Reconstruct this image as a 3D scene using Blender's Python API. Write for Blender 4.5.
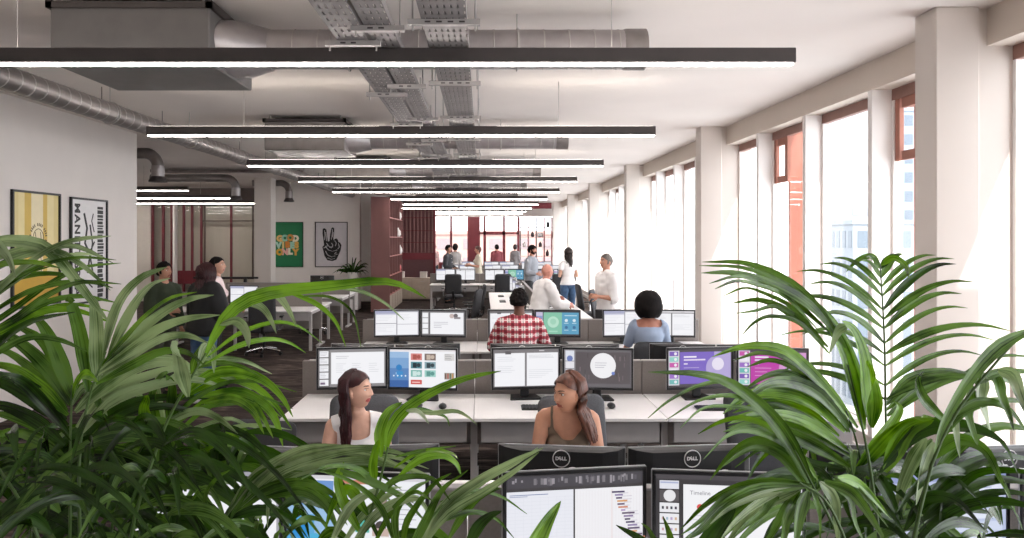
import bpy, math, random
from mathutils import Vector, Matrix, noise
C = bpy.context.scene.collection
for o in list(bpy.data.objects):
    bpy.data.objects.remove(o)
R = math.radians
S = bpy.context.scene

# ---------------------------------------------------------------- camera
CX, CY, F, CAMZ = 482.0, 238.0, 700.0, 2.03
cam_d = bpy.data.cameras.new('camera')
cam = bpy.data.objects.new('camera', cam_d)
C.objects.link(cam)
cam.location = (0, 0, CAMZ)
cam.rotation_euler = (R(90), 0, 0)
cam_d.sensor_width = 36.0
cam_d.lens = F / 1024 * 36.0
cam_d.shift_x = (512 - CX) / 1024
cam_d.shift_y = (CY - 269) / 1024
cam_d.clip_start = 0.05
cam_d.clip_end = 600
S.camera = cam

def at(px, py, d):
    """world point that the photograph shows at pixel (px, py) when it stands d metres deep"""
    return Vector(((px - CX) * d / F, d, CAMZ + (CY - py) * d / F))

# ---------------------------------------------------------------- sky, sun, exposure
S.view_settings.view_transform = 'Standard'
S.view_settings.look = 'None'
S.view_settings.exposure = 1.05
S.view_settings.gamma = 1.0
S.view_settings.use_curve_mapping = False
W = bpy.data.worlds.new('sky')
S.world = W
W.use_nodes = True
bg = W.node_tree.nodes['Background']
bg.inputs['Color'].default_value = (0.93, 0.96, 1.0, 1)
bg.inputs['Strength'].default_value = 2.5
sun_d = bpy.data.lights.new('sun', 'SUN')
sun_d.energy = 4.5
sun_d.angle = R(1.0)
sun_d.color = (1.0, 0.95, 0.88)
sun = bpy.data.objects.new('sun', sun_d)
C.objects.link(sun)
sun.location = (8, -6, 12)
sun.rotation_euler = Vector((-0.42, 0.62, -1.0)).to_track_quat('-Z', 'Y').to_euler()
S.cycles.max_bounces = 8
S.cycles.diffuse_bounces = 5
S.cycles.transparent_max_bounces = 12
S.cycles.sample_clamp_indirect = 8.0
S.cycles.caustics_reflective = False
S.cycles.caustics_refractive = False
LED_STRENGTH = 24.0
SCREEN = 0.47

# ---------------------------------------------------------------- materials
def lin(h):
    if not isinstance(h, str):
        return h
    h = h.lstrip('#')
    out = []
    for i in (0, 2, 4):
        c = int(h[i:i + 2], 16) / 255
        out.append(c / 12.92 if c <= 0.04045 else ((c + 0.055) / 1.055) ** 2.4)
    return tuple(out)

MATS = {}
def mat(name, col, rough=0.6, metal=0.0, var=0.06, scale=(8, 8, 8), bump=0.0, col2=None, detail=3.0, ramp=(0.35, 0.65), spec=0.5, coat=0.0, bscale=None):
    """principled material whose colour wanders between two close tones by a 3D noise"""
    if name in MATS:
        return MATS[name]
    m = bpy.data.materials.new(name)
    m.use_nodes = True
    nt = m.node_tree
    b = nt.nodes['Principled BSDF']
    c = lin(col)
    if col2 is None:
        ca = tuple(min(1, x * (1 - var)) for x in c)
        cb = tuple(min(1, x * (1 + var)) for x in c)
    else:
        ca, cb = c, lin(col2)
    tc = nt.nodes.new('ShaderNodeTexCoord')
    mp = nt.nodes.new('ShaderNodeMapping')
    mp.inputs['Scale'].default_value = scale
    nz = nt.nodes.new('ShaderNodeTexNoise')
    nz.inputs['Scale'].default_value = 1.0
    nz.inputs['Detail'].default_value = detail
    rp = nt.nodes.new('ShaderNodeValToRGB')
    rp.color_ramp.elements[0].position = ramp[0]
    rp.color_ramp.elements[1].position = ramp[1]
    rp.color_ramp.elements[0].color = (*ca, 1)
    rp.color_ramp.elements[1].color = (*cb, 1)
    L = nt.links.new
    L(tc.outputs['Object'], mp.inputs['Vector'])
    L(mp.outputs['Vector'], nz.inputs['Vector'])
    L(nz.outputs['Fac'], rp.inputs['Fac'])
    L(rp.outputs['Color'], b.inputs['Base Color'])
    if bump:
        bp = nt.nodes.new('ShaderNodeBump')
        bp.inputs['Strength'].default_value = bump
        bp.inputs['Distance'].default_value = 0.01
        n2 = nt.nodes.new('ShaderNodeTexNoise')
        n2.inputs['Scale'].default_value = bscale or 60.0
        n2.inputs['Detail'].default_value = 3
        L(tc.outputs['Object'], n2.inputs['Vector'])
        L(n2.outputs['Fac'], bp.inputs['Height'])
        L(bp.outputs['Normal'], b.inputs['Normal'])
    b.inputs['Roughness'].default_value = rough
    b.inputs['Metallic'].default_value = metal
    b.inputs['Specular IOR Level'].default_value = spec
    b.inputs['Coat Weight'].default_value = coat
    MATS[name] = m
    return m

def flat(col, rough=0.55, metal=0.0):
    """plain coloured material shared by hex"""
    return mat('paint_' + str(col) + ('_m' if metal else ''), col, rough, metal, var=0.03)

def emit(col, strength):
    key = 'glow_%s_%.2f' % (col, strength)
    if key in MATS:
        return MATS[key]
    m = bpy.data.materials.new(key)
    m.use_nodes = True
    nt = m.node_tree
    b = nt.nodes['Principled BSDF']
    b.inputs['Base Color'].default_value = (0.02, 0.02, 0.02, 1)
    b.inputs['Roughness'].default_value = 0.35
    b.inputs['Specular IOR Level'].default_value = 0.2
    b.inputs['Emission Color'].default_value = (*lin(col), 1)
    b.inputs['Emission Strength'].default_value = strength
    MATS[key] = m
    return m

def scr(col):
    return emit(col, SCREEN)

def glass_mat(name, tint=(1, 1, 1), gloss=0.05):
    if name in MATS:
        return MATS[name]
    m = bpy.data.materials.new(name)
    m.use_nodes = True
    nt = m.node_tree
    nt.nodes.remove(nt.nodes['Principled BSDF'])
    out = nt.nodes['Material Output']
    t = nt.nodes.new('ShaderNodeBsdfTransparent')
    t.inputs['Color'].default_value = (*tint, 1)
    g = nt.nodes.new('ShaderNodeBsdfGlossy')
    g.inputs['Roughness'].default_value = 0.02
    lw = nt.nodes.new('ShaderNodeLayerWeight')
    pw = nt.nodes.new('ShaderNodeMath'); pw.operation = 'POWER'; pw.inputs[1].default_value = 4.0
    ml = nt.nodes.new('ShaderNodeMath'); ml.operation = 'MULTIPLY_ADD'; ml.inputs[1].default_value = 0.35; ml.inputs[2].default_value = 0.02
    nt.links.new(lw.outputs['Facing'], pw.inputs[0]); nt.links.new(pw.outputs[0], ml.inputs[0])
    mx = nt.nodes.new('ShaderNodeMixShader')
    L = nt.links.new
    L(ml.outputs[0], mx.inputs['Fac'])
    L(t.outputs[0], mx.inputs[1])
    L(g.outputs[0], mx.inputs[2])
    L(mx.outputs[0], out.inputs['Surface'])
    MATS[name] = m
    return m

def carpet_mat():
    m = bpy.data.materials.new('plank_carpet')
    m.use_nodes = True
    nt = m.node_tree
    b = nt.nodes['Principled BSDF']
    L = nt.links.new
    tc = nt.nodes.new('ShaderNodeTexCoord')
    mp = nt.nodes.new('ShaderNodeMapping')
    mp.inputs['Scale'].default_value = (1.3, 7.0, 1.0)
    n1 = nt.nodes.new('ShaderNodeTexNoise')
    n1.inputs['Scale'].default_value = 1.6
    n1.inputs['Detail'].default_value = 6
    n1.inputs['Roughness'].default_value = 0.7
    n1.inputs['Distortion'].default_value = 0.6
    rp = nt.nodes.new('ShaderNodeValToRGB')
    e = rp.color_ramp.elements
    e[0].position = 0.36
    e[0].color = (*lin('#211a18'), 1)
    e[1].position = 0.66
    e[1].color = (*lin('#6f625b'), 1)
    k = rp.color_ramp.elements.new(0.52)
    k.color = (*lin('#3c322f'), 1)
    br = nt.nodes.new('ShaderNodeTexBrick')
    br.inputs['Scale'].default_value = 1.0
    br.inputs['Brick Width'].default_value = 1.0
    br.inputs['Row Height'].default_value = 0.25
    br.inputs['Mortar Size'].default_value = 0.003
    br.inputs['Color1'].default_value = (0.75, 0.75, 0.75, 1)
    br.inputs['Color2'].default_value = (1.1, 1.08, 1.05, 1)
    br.inputs['Mortar'].default_value = (0.5, 0.5, 0.5, 1)
    mx = nt.nodes.new('ShaderNodeMix')
    mx.data_type = 'RGBA'
    mx.blend_type = 'MULTIPLY'
    mx.inputs['Factor'].default_value = 0.8
    L(tc.outputs['Object'], mp.inputs['Vector'])
    L(mp.outputs['Vector'], n1.inputs['Vector'])
    L(tc.outputs['Object'], br.inputs['Vector'])
    L(n1.outputs['Fac'], rp.inputs['Fac'])
    L(rp.outputs['Color'], mx.inputs['A'])
    L(br.outputs['Color'], mx.inputs['B'])
    L(mx.outputs['Result'], b.inputs['Base Color'])
    b.inputs['Roughness'].default_value = 0.95
    b.inputs['Specular IOR Level'].default_value = 0.15
    return m

def leaf_mat(name, base, light, rough=0.27):
    """palm leaf: fine veins along the blade come from the mesh UV, tone from a noise; a little light passes through"""
    m = bpy.data.materials.new(name)
    m.use_nodes = True
    nt = m.node_tree
    b = nt.nodes['Principled BSDF']
    L = nt.links.new
    tc = nt.nodes.new('ShaderNodeTexCoord')
    n1 = nt.nodes.new('ShaderNodeTexNoise')
    n1.inputs['Scale'].default_value = 14
    n1.inputs['Detail'].default_value = 2
    mp = nt.nodes.new('ShaderNodeMapping')
    mp.inputs['Scale'].default_value = (9, 0.25, 1)
    n2 = nt.nodes.new('ShaderNodeTexNoise')
    n2.inputs['Scale'].default_value = 1
    n2.inputs['Detail'].default_value = 2
    ad = nt.nodes.new('ShaderNodeMath')
    ad.operation = 'MULTIPLY_ADD'
    ad.inputs[1].default_value = 0.85
    rp = nt.nodes.new('ShaderNodeValToRGB')
    e = rp.color_ramp.elements
    e[0].position = 0.72
    e[0].color = (*lin(base), 1)
    e[1].position = 1.08 if False else 1.0
    e[1].color = (*lin(light), 1)
    L(tc.outputs['Object'], n1.inputs['Vector'])
    L(tc.outputs['UV'], mp.inputs['Vector'])
    L(mp.outputs['Vector'], n2.inputs['Vector'])
    L(n2.outputs['Fac'], ad.inputs[0])
    L(n1.outputs['Fac'], ad.inputs[2])
    L(ad.outputs[0], rp.inputs['Fac'])
    L(rp.outputs['Color'], b.inputs['Base Color'])
    bp = nt.nodes.new('ShaderNodeBump')
    bp.inputs['Strength'].default_value = 0.35
    bp.inputs['Distance'].default_value = 0.002
    L(n2.outputs['Fac'], bp.inputs['Height'])
    L(bp.outputs['Normal'], b.inputs['Normal'])
    b.inputs['Roughness'].default_value = rough
    b.inputs['Specular IOR Level'].default_value = 0.45
    tr = nt.nodes.new('ShaderNodeBsdfTranslucent')
    hs = nt.nodes.new('ShaderNodeHueSaturation')
    hs.inputs['Saturation'].default_value = 1.25
    hs.inputs['Value'].default_value = 1.5
    L(rp.outputs['Color'], hs.inputs['Color'])
    L(hs.outputs['Color'], tr.inputs['Color'])
    mx = nt.nodes.new('ShaderNodeMixShader')
    mx.inputs['Fac'].default_value = 0.28
    L(b.outputs[0], mx.inputs[1])
    L(tr.outputs[0], mx.inputs[2])
    L(mx.outputs[0], nt.nodes['Material Output'].inputs['Surface'])
    return m

def plaid_mat():
    m = bpy.data.materials.new('plaid_flannel')
    m.use_nodes = True
    nt = m.node_tree
    b = nt.nodes['Principled BSDF']
    L = nt.links.new
    tc = nt.nodes.new('ShaderNodeTexCoord')
    sp = nt.nodes.new('ShaderNodeSeparateXYZ')
    L(tc.outputs['Object'], sp.inputs[0])
    def band(sock, freq, off, thr):
        mu = nt.nodes.new('ShaderNodeMath'); mu.operation = 'MULTIPLY_ADD'
        mu.inputs[1].default_value = freq; mu.inputs[2].default_value = off
        fr = nt.nodes.new('ShaderNodeMath'); fr.operation = 'FRACT'
        lt = nt.nodes.new('ShaderNodeMath'); lt.operation = 'LESS_THAN'
        lt.inputs[1].default_value = thr
        L(sock, mu.inputs[0]); L(mu.outputs[0], fr.inputs[0]); L(fr.outputs[0], lt.inputs[0])
        return lt.outputs[0]
    a = band(sp.outputs['X'], 13, 0.2, 0.45)
    c = band(sp.outputs['Z'], 13, 0.0, 0.45)
    d = band(sp.outputs['X'], 13, 0.5, 0.08)
    e = band(sp.outputs['Z'], 13, 0.3, 0.08)
    s1 = nt.nodes.new('ShaderNodeMath'); s1.operation = 'ADD'
    L(a, s1.inputs[0]); L(c, s1.inputs[1])
    h = nt.nodes.new('ShaderNodeMath'); h.operation = 'MULTIPLY'; h.inputs[1].default_value = 0.5
    L(s1.outputs[0], h.inputs[0])
    rp = nt.nodes.new('ShaderNodeValToRGB')
    rp.color_ramp.interpolation = 'CONSTANT'
    el = rp.color_ramp.elements
    el[0].position = 0.0; el[0].color = (*lin('#e6d8d4'), 1)
    el[1].position = 0.4; el[1].color = (*lin('#b5525c'), 1)
    k = el.new(0.9); k.color = (*lin('#7d1f2c'), 1)
    L(h.outputs[0], rp.inputs['Fac'])
    mx = nt.nodes.new('ShaderNodeMix'); mx.data_type = 'RGBA'
    L(d, mx.inputs['Factor']); L(rp.outputs['Color'], mx.inputs['A'])
    mx.inputs['B'].default_value = (*lin('#3a2a35'), 1)
    mx2 = nt.nodes.new('ShaderNodeMix'); mx2.data_type = 'RGBA'
    L(e, mx2.inputs['Factor']); L(mx.outputs['Result'], mx2.inputs['A'])
    mx2.inputs['B'].default_value = (*lin('#e9dcd9'), 1)
    L(mx2.outputs['Result'], b.inputs['Base Color'])
    b.inputs['Roughness'].default_value = 0.9
    return m

# ---------------------------------------------------------------- mesh builder
class MB:
    def __init__(self):
        self.v, self.f, self.m, self.s, self.uv = [], [], [], [], {}
        self.M = Matrix()
    def add(self, vs, fs, mi=0, smooth=False):
        n = len(self.v)
        M = self.M
        self.v += [M @ Vector(p) for p in vs]
        for q in fs:
            self.f.append([n + i for i in q])
            self.m.append(mi)
            self.s.append(smooth)
        return n
    def box(self, x0, x1, y0, y1, z0, z1, b=0.0, mi=0):
        if x0 > x1: x0, x1 = x1, x0
        if y0 > y1: y0, y1 = y1, y0
        if z0 > z1: z0, z1 = z1, z0
        if b <= 0:
            vs = [(x, y, z) for x in (x0, x1) for y in (y0, y1) for z in (z0, z1)]
            self.add(vs, [(0, 1, 3, 2), (4, 6, 7, 5), (0, 4, 5, 1), (2, 3, 7, 6), (0, 2, 6, 4), (1, 5, 7, 3)], mi)
            return
        b = min(b, (x1 - x0) / 2.01, (y1 - y0) / 2.01, (z1 - z0) / 2.01)
        c = ((x0 + x1) / 2, (y0 + y1) / 2, (z0 + z1) / 2)
        h = ((x1 - x0) / 2, (y1 - y0) / 2, (z1 - z0) / 2)
        vs, idx = [], {}
        for sx in (-1, 1):
            for sy in (-1, 1):
                for sz in (-1, 1):
                    sg = (sx, sy, sz)
                    for a in range(3):
                        p = [c[k] + sg[k] * (h[k] - (0 if k == a else b)) for k in range(3)]
                        idx[sg, a] = len(vs)
                        vs.append(p)
        fs = []
        def orient(q):
            p = [Vector(vs[i]) for i in q]
            nrm = (p[1] - p[0]).cross(p[2] - p[0])
            mid = sum(p, Vector()) / len(p) - Vector(c)
            return q if nrm.dot(mid) > 0 else q[::-1]
        for a in range(3):
            o1, o2 = (a + 1) % 3, (a + 2) % 3
            for s in (-1, 1):
                q = []
                for (u, w) in ((-1, -1), (1, -1), (1, 1), (-1, 1)):
                    sg = [0, 0, 0]; sg[a] = s; sg[o1] = u; sg[o2] = w
                    q.append(idx[tuple(sg), a])
                fs.append(orient(q))
            for u in (-1, 1):
                for w in (-1, 1):
                    q = []
                    for (s, ax) in ((-1, o1), (-1, o2), (1, o2), (1, o1)):
                        sg = [0, 0, 0]; sg[a] = s; sg[o1] = u; sg[o2] = w
                        q.append(idx[tuple(sg), ax])
                    fs.append(orient(q))
        for sx in (-1, 1):
            for sy in (-1, 1):
                for sz in (-1, 1):
                    fs.append(orient([idx[(sx, sy, sz), a] for a in range(3)]))
        self.add(vs, fs, mi)
    def tube(self, pts, rad, n=10, mi=0, side=None, caps=True, smooth=True, closed=False):
        """loft of ellipses along pts; rad: number, list of numbers or list of (a along side, b across)"""
        P = [Vector(p) for p in pts]
        k = len(P)
        if not isinstance(rad, (list, tuple)):
            rad = [rad] * k
        rad = [(r, r) if not isinstance(r, (list, tuple)) else r for r in rad]
        T = []
        for i in range(k):
            a, b = P[max(i - 1, 0)], P[min(i + 1, k - 1)]
            if closed:
                a, b = P[i - 1], P[(i + 1) % k]
            t = b - a
            T.append(t.normalized() if t.length > 1e-9 else Vector((0, 0, 1)))
        if side is None:
            side = Vector((0, 0, 1)) if abs(T[0].z) < 0.9 else Vector((1, 0, 0))
        sd = Vector(side)
        vs = []
        for i in range(k):
            s = sd - T[i] * sd.dot(T[i])
            if s.length < 1e-4:
                s = T[i].orthogonal()
            s.normalize()
            sd = s if side is None else sd
            w = T[i].cross(s)
            a, b = rad[i]
            for j in range(n):
                t = 2 * math.pi * j / n
                vs.append(P[i] + s * (a * math.cos(t)) + w * (b * math.sin(t)))
        fs = []
        for i in range(k if closed else k - 1):
            i2 = (i + 1) % k
            for j in range(n):
                j2 = (j + 1) % n
                fs.append((i * n + j, i * n + j2, i2 * n + j2, i2 * n + j))
        self.add(vs, fs, mi, smooth)
        if caps and not closed:
            self.add(vs[:n], [tuple(range(n))[::-1]], mi)
            self.add(vs[-n:], [tuple(range(n))], mi)
    def cyl(self, p0, p1, r0, r1=None, n=14, mi=0, caps=True):
        self.tube([p0, p1], [r0, r0 if r1 is None else r1], n, mi, caps=caps)
    def lathe(self, prof, n=20, mi=0, c=(0, 0, 0), smooth=True):
        vs = [(c[0] + r * math.cos(2 * math.pi * j / n), c[1] + r * math.sin(2 * math.pi * j / n), c[2] + z) for r, z in prof for j in range(n)]
        fs = [(i * n + j, i * n + (j + 1) % n, (i + 1) * n + (j + 1) % n, (i + 1) * n + j) for i in range(len(prof) - 1) for j in range(n)]
        self.add(vs, fs, mi, smooth)
    def ball(self, c, r, n=16, k=10, mi=0):
        r = r if isinstance(r, (tuple, list)) else (r, r, r)
        vs, fs = [], []
        for i in range(k + 1):
            t = math.pi * i / k
            for j in range(n):
                p = 2 * math.pi * j / n
                vs.append((c[0] + r[0] * math.sin(t) * math.cos(p), c[1] + r[1] * math.sin(t) * math.sin(p), c[2] + r[2] * math.cos(t)))
        for i in range(k):
            for j in range(n):
                fs.append((i * n + j, (i + 1) * n + j, (i + 1) * n + (j + 1) % n, i * n + (j + 1) % n))
        self.add(vs, fs, mi, True)
    def prism(self, poly, M, t, mi=0):
        """2D outline (counter-clockwise) in the local xy plane of M, thickness t along local z"""
        n = len(poly)
        vs = [M @ Vector((x, y, 0)) for x, y in poly] + [M @ Vector((x, y, t)) for x, y in poly]
        fs = [tuple(range(n))[::-1], tuple(range(n, 2 * n))] + [(i, (i + 1) % n, n + (i + 1) % n, n + i) for i in range(n)]
        self.add(vs, fs, mi)
    def build(self, name, mats, parent=None, **tags):
        me = bpy.data.meshes.new(name)
        me.from_pydata([tuple(p) for p in self.v], [], self.f)
        for m in (mats if isinstance(mats, (list, tuple)) else [mats]):
            me.materials.append(m)
        me.polygons.foreach_set('material_index', self.m)
        me.polygons.foreach_set('use_smooth', self.s)
        if self.uv:
            ul = me.uv_layers.new(name='UVMap')
            vi = [0] * len(me.loops)
            me.loops.foreach_get('vertex_index', vi)
            flatuv = []
            for i in vi:
                flatuv += self.uv.get(i, (0, 0))
            ul.data.foreach_set('uv', flatuv)
        me.update()
        o = bpy.data.objects.new(name, me)
        C.objects.link(o)
        if parent:
            o.parent = parent
        for k_, v_ in tags.items():
            o[k_] = v_
        return o

def thing(name, label, cat, loc=(0, 0, 0), rz=0.0, group=None):
    o = bpy.data.objects.new(name, None)
    C.objects.link(o)
    o.empty_display_size = 0.1
    o.location = loc
    o.rotation_euler = (0, 0, rz)
    o['label'] = label
    o['category'] = cat
    if group:
        o['group'] = group
    return o

def tag(o, label, cat, group=None):
    o['label'] = label
    o['category'] = cat
    if group:
        o['group'] = group
    return o

KIDS = {}
def copy_tree(root, loc, rz, label, group=None, skip=()):
    def rec(o, par):
        c = o.copy()
        C.objects.link(c)
        if par:
            c.parent = par
        for ch in list(o.children):
            if ch.name.split('.')[0] in skip:
                continue
            rec(ch, c)
        return c
    r = rec(root, None)
    r.location = loc
    r.rotation_euler = (0, 0, rz)
    r['label'] = label
    if group:
        r['group'] = group
    elif 'group' in r:
        del r['group']
    return r

def struct(name, mb, mats, parent=None):
    o = mb.build(name, mats, parent)
    if parent is None:
        o['kind'] = 'structure'
    return o

def text_geo(s, size, bold=0.0, spacing=1.0, align='CENTER'):
    cu = bpy.data.curves.new('lettering', 'FONT')
    cu.body = s
    cu.size = size
    cu.offset = bold
    cu.space_character = spacing
    cu.align_x = align
    cu.align_y = 'CENTER'
    cu.resolution_u = 3
    o = bpy.data.objects.new('lettering', cu)
    C.objects.link(o)
    dg = bpy.context.evaluated_depsgraph_get()
    me = bpy.data.meshes.new_from_object(o.evaluated_get(dg))
    vs = [tuple(v.co) for v in me.vertices]
    fs = [tuple(p.vertices) for p in me.polygons]
    bpy.data.objects.remove(o)
    bpy.data.curves.remove(cu)
    bpy.data.meshes.remove(me)
    return vs, fs

_T = {}
def add_text(mb, s, size, M, mi=0, bold=0.0, spacing=1.0, align='CENTER', shear=0.0):
    key = (s, size, bold, spacing, align)
    if key not in _T:
        _T[key] = text_geo(*key)
    vs, fs = _T[key]
    mb.add([M @ Vector((x + shear * y, y, 0)) for x, y, z in vs], fs, mi)

# ---------------------------------------------------------------- common materials
WHITE_PAINT = mat('white_plaster', '#dcd5d0', 0.9, var=0.02, scale=(2, 2, 2), bump=0.05)
CEIL = mat('ceiling_plaster', '#e0d8d3', 0.95, var=0.03, scale=(0.8, 0.8, 0.8), bump=0.03)
PILLAR = mat('pillar_paint', '#d8d0c9', 0.85, var=0.015, scale=(1.5, 1.5, 1.5))
BULK = mat('soffit_paint', '#d3c8bd', 0.85, var=0.02, scale=(1.5, 1.5, 1.5))
JAMB = mat('window_lining', '#efebe8', 0.8, var=0.01, scale=(2, 2, 2))
RUST = mat('rust_cladding', '#8e5342', 0.6, var=0.10, scale=(6, 6, 0.6))
BROWN_FRAME = mat('brown_window_frame', '#8f6a60', 0.5, var=0.06)
GLASS = glass_mat('window_glass')
GALV = mat('galvanised_duct', '#a8a2a2', 0.42, 0.6, var=0.10, scale=(5, 5, 5))
GALV_D = mat('dull_duct', '#8f8987', 0.45, 0.8, var=0.12, scale=(5, 5, 5))
TRAY = mat('cable_tray_steel', '#918c8b', 0.6, 0.3, var=0.08)
STEEL_L = mat('strut_steel', '#b3aeab', 0.5, 0.3, var=0.06)
ALU_D = mat('anodised_housing', '#474140', 0.5, 0.3, var=0.05)
LED = emit('#fff6f0', LED_STRENGTH)
RED = mat('oxide_red_lacquer', '#7d5552', 0.6, var=0.04, scale=(3, 3, 3))
RED_D = mat('dark_red_lacquer', '#6b1f28', 0.5, var=0.06, scale=(3, 3, 3))
DESK_W = mat('white_laminate', '#eeebea', 0.45, var=0.01)
DESK_LEG = mat('grey_steel_leg', '#b9b5b4', 0.5, 0.2, var=0.03)
FABRIC_G = mat('grey_partition_fabric', '#89827e', 0.95, var=0.05, scale=(90, 90, 90), bump=0.1, bscale=400)
PANEL_G = mat('grey_modesty_panel', '#a19d9c', 0.6, var=0.03)
BLACK = mat('black_plastic', '#141416', 0.42, var=0.12, scale=(30, 30, 30))
BLACK_G = mat('black_gloss_plastic', '#1b1b1d', 0.28, var=0.06)
SHELL = mat('charcoal_monitor_shell', '#262628', 0.36, var=0.06)
SILVER = mat('silver_plastic', '#b9b9bb', 0.35, 0.4, var=0.03)
CHAIR_F = mat('charcoal_chair_fabric', '#3a3a3d', 0.9, var=0.10, scale=(120, 120, 120), bump=0.1, bscale=300)
CHAIR_L = mat('grey_chair_fabric', '#55565a', 0.9, var=0.10, scale=(120, 120, 120), bump=0.1, bscale=300)
CHROME = mat('polished_chrome', '#d8d8da', 0.15, 1.0, var=0.03)
LOGO_W = mat('printed_white', '#e9e9ea', 0.5, var=0.02)
# ---------------------------------------------------------------- room shell
ZC = 3.63                       # ceiling height
XW = 3.52                       # inner face of the window wall
m = MB(); m.box(-12.6, 4.1, -4.5, 34, -0.15, 0)
struct('floor', m, carpet_mat())
m = MB(); m.box(-12.6, 4.1, -4.5, 34, ZC, ZC + 0.25)
struct('ceiling', m, CEIL)
m = MB(); m.box(-5.5, -5.3, -4.5, 10.75, 0, ZC)
struct('wall_left', m, WHITE_PAINT)
m = MB(); m.box(-12.6, -5.5, 10.55, 10.75, 0, ZC)
struct('wall_return', m, WHITE_PAINT)
m = MB(); m.box(-5.5, 4.1, -4.7, -4.5, 0, ZC)
struct('wall_rear', m, WHITE_PAINT)
m = MB(); m.box(-6.3, -3.49, 20.0, 20.2, 0, ZC)
struct('wall_back', m, mat('grey_plaster', '#ece6e1', 0.9, var=0.02, scale=(2, 2, 2)))
m = MB(); m.box(-12.8, -12.6, 10.6, 34, 0, ZC)
struct('wall_far_left', m, WHITE_PAINT)
m = MB(); m.box(-12.6, -3.2, 33.8, 34, 0, ZC)
struct('wall_end', m, WHITE_PAINT)

# window wall: bulkhead over the openings, low sill wall, blades, pillars
m = MB(); m.box(XW, XW + 0.36, -4.5, 34, 3.37, ZC)
struct('trim_1', m, BULK)
m = MB(); m.box(XW + 0.02, XW + 0.36, -4.5, 34, 0, 0.22)
struct('wall_right', m, WHITE_PAINT)
m = MB(); m.box(XW - 0.012, XW + 0.02, -4.5, 34, 0, 0.1, 0.004)
struct('baseboard_right', m, JAMB)
COLS = [4.84 + 5.2 * k for k in range(-1, 6)]
for i, y in enumerate(COLS):
    m = MB(); m.box(3.14, 3.14 + 0.30, y, y + 0.24, 0, ZC, 0.006)
    m.box(3.44, XW + 0.36, y + 0.04, y + 0.2, 0, ZC)
    struct('pillar_%d' % (i + 1), m, PILLAR)
BL = []
for y in COLS:
    for k in (1, 2, 3):
        BL.append(y + 0.18 + 1.3 * k)
for i, y in enumerate(BL):
    m = MB(); m.box(XW, XW + 0.28, y, y + 0.07, 0.22, 3.37, 0.003)
    struct('trim_%d' % (i + 2), m, JAMB)
edges = sorted([(y + 0.04, y + 0.2) for y in COLS] + [(y, y + 0.07) for y in BL])
wn = 0
for (a, b) in zip(edges[:-1], edges[1:]):
    y0, y1 = a[1], b[0]
    wn += 1
    xg = XW + 0.21
    fr = MB()
    fr.box(xg - 0.03, xg + 0.03, y0, y1, 3.27, 3.37)
    fr.box(xg - 0.03, xg + 0.03, y0, y1, 0.22, 0.29, 0, 1)
    fr.box(xg - 0.03, xg + 0.03, y0, y0 + 0.03, 0.29, 3.27, 0, 1)
    fr.box(xg - 0.03, xg + 0.03, y1 - 0.03, y1, 0.29, 3.27, 0, 1)
    w = struct('window_%d' % wn, fr, [BROWN_FRAME, JAMB])
    g = MB(); g.box(xg - 0.005, xg + 0.005, y0 + 0.03, y1 - 0.03, 0.28, 3.28)
    g.build('pane', GLASS, w)
    if wn % 2 == 1 and y0 < 12:      # every second window has a rust-coloured opening vent leaf and an outer fin
        v = MB()
        yb = y0 + 0.04
        v.box(xg - 0.02, xg + 0.02, y1 - 0.10, y1 - 0.035, 2.72, 3.27)
        v.box(xg - 0.02, xg + 0.02, y1 - 0.42, y1 - 0.13, 3.18, 3.27)
        v.box(xg - 0.02, xg + 0.02, y1 - 0.42, y1 - 0.13, 2.72, 2.80)
        v.box(xg - 0.02, xg + 0.02, y1 - 0.42, y1 - 0.34, 2.80, 3.18)
        v.build('vent_frame', mat('rust_vent', '#a06a59', 0.6), w, label='rust red vent frame')
        q = MB()
        q.box(xg + 0.17, xg + 0.55, y1 - 0.06, y1 + 0.0, 0.0, 3.5)
        q.build('outer_fin', RUST, w, label='rust red outer fin')

# ---------------------------------------------------------------- far end: red slatted screen, glazed red partition
m = MB(); m.box(-3.2, -2.35, 31.2, 31.3, 0, ZC); m.box(1.7, XW, 31.9, 32.0, 3.0, ZC); m.box(-2.35, 1.7, 31.2, 31.3, 2.98, ZC)
struct('wall_far', m, WHITE_PAINT)
fr = MB()
XS = [-2.35, -1.38, -0.60, -0.14, 0.12, 0.98, 1.62]
for k, x in enumerate(XS):
    fr.box(x - 0.05, x + 0.05, 31.2, 31.3, 0, 2.98)
fr.box(-0.58, -0.16, 31.22, 31.28, 0, 2.98)
fr.box(0.06, 1.04, 31.16, 31.3, 2.18, 2.32)
fr.box(0.06, 0.18, 31.16, 31.3, 0, 2.3)
fr.box(0.92, 1.04, 31.16, 31.3, 0, 2.3)
fr.box(-2.3, -1.0, 31.22, 31.28, 0, 0.95)
fr.box(-0.4, 1.62, 31.2, 31.3, 2.2, 2.29)
fr.box(1.04, 1.62, 31.22, 31.28, 0, 0.9)
w = struct('window_%d' % (wn + 1), fr, RED_D)
g = MB(); g.box(-2.3, 1.62, 31.245, 31.255, 0.3, 2.95)
g.build('pane', GLASS, w)
m = MB(); m.box(0.9, 3.05, 30.7, 30.95, 3.32, 3.58, 0.005)
struct('trim_61', m, RED_D)
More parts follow.
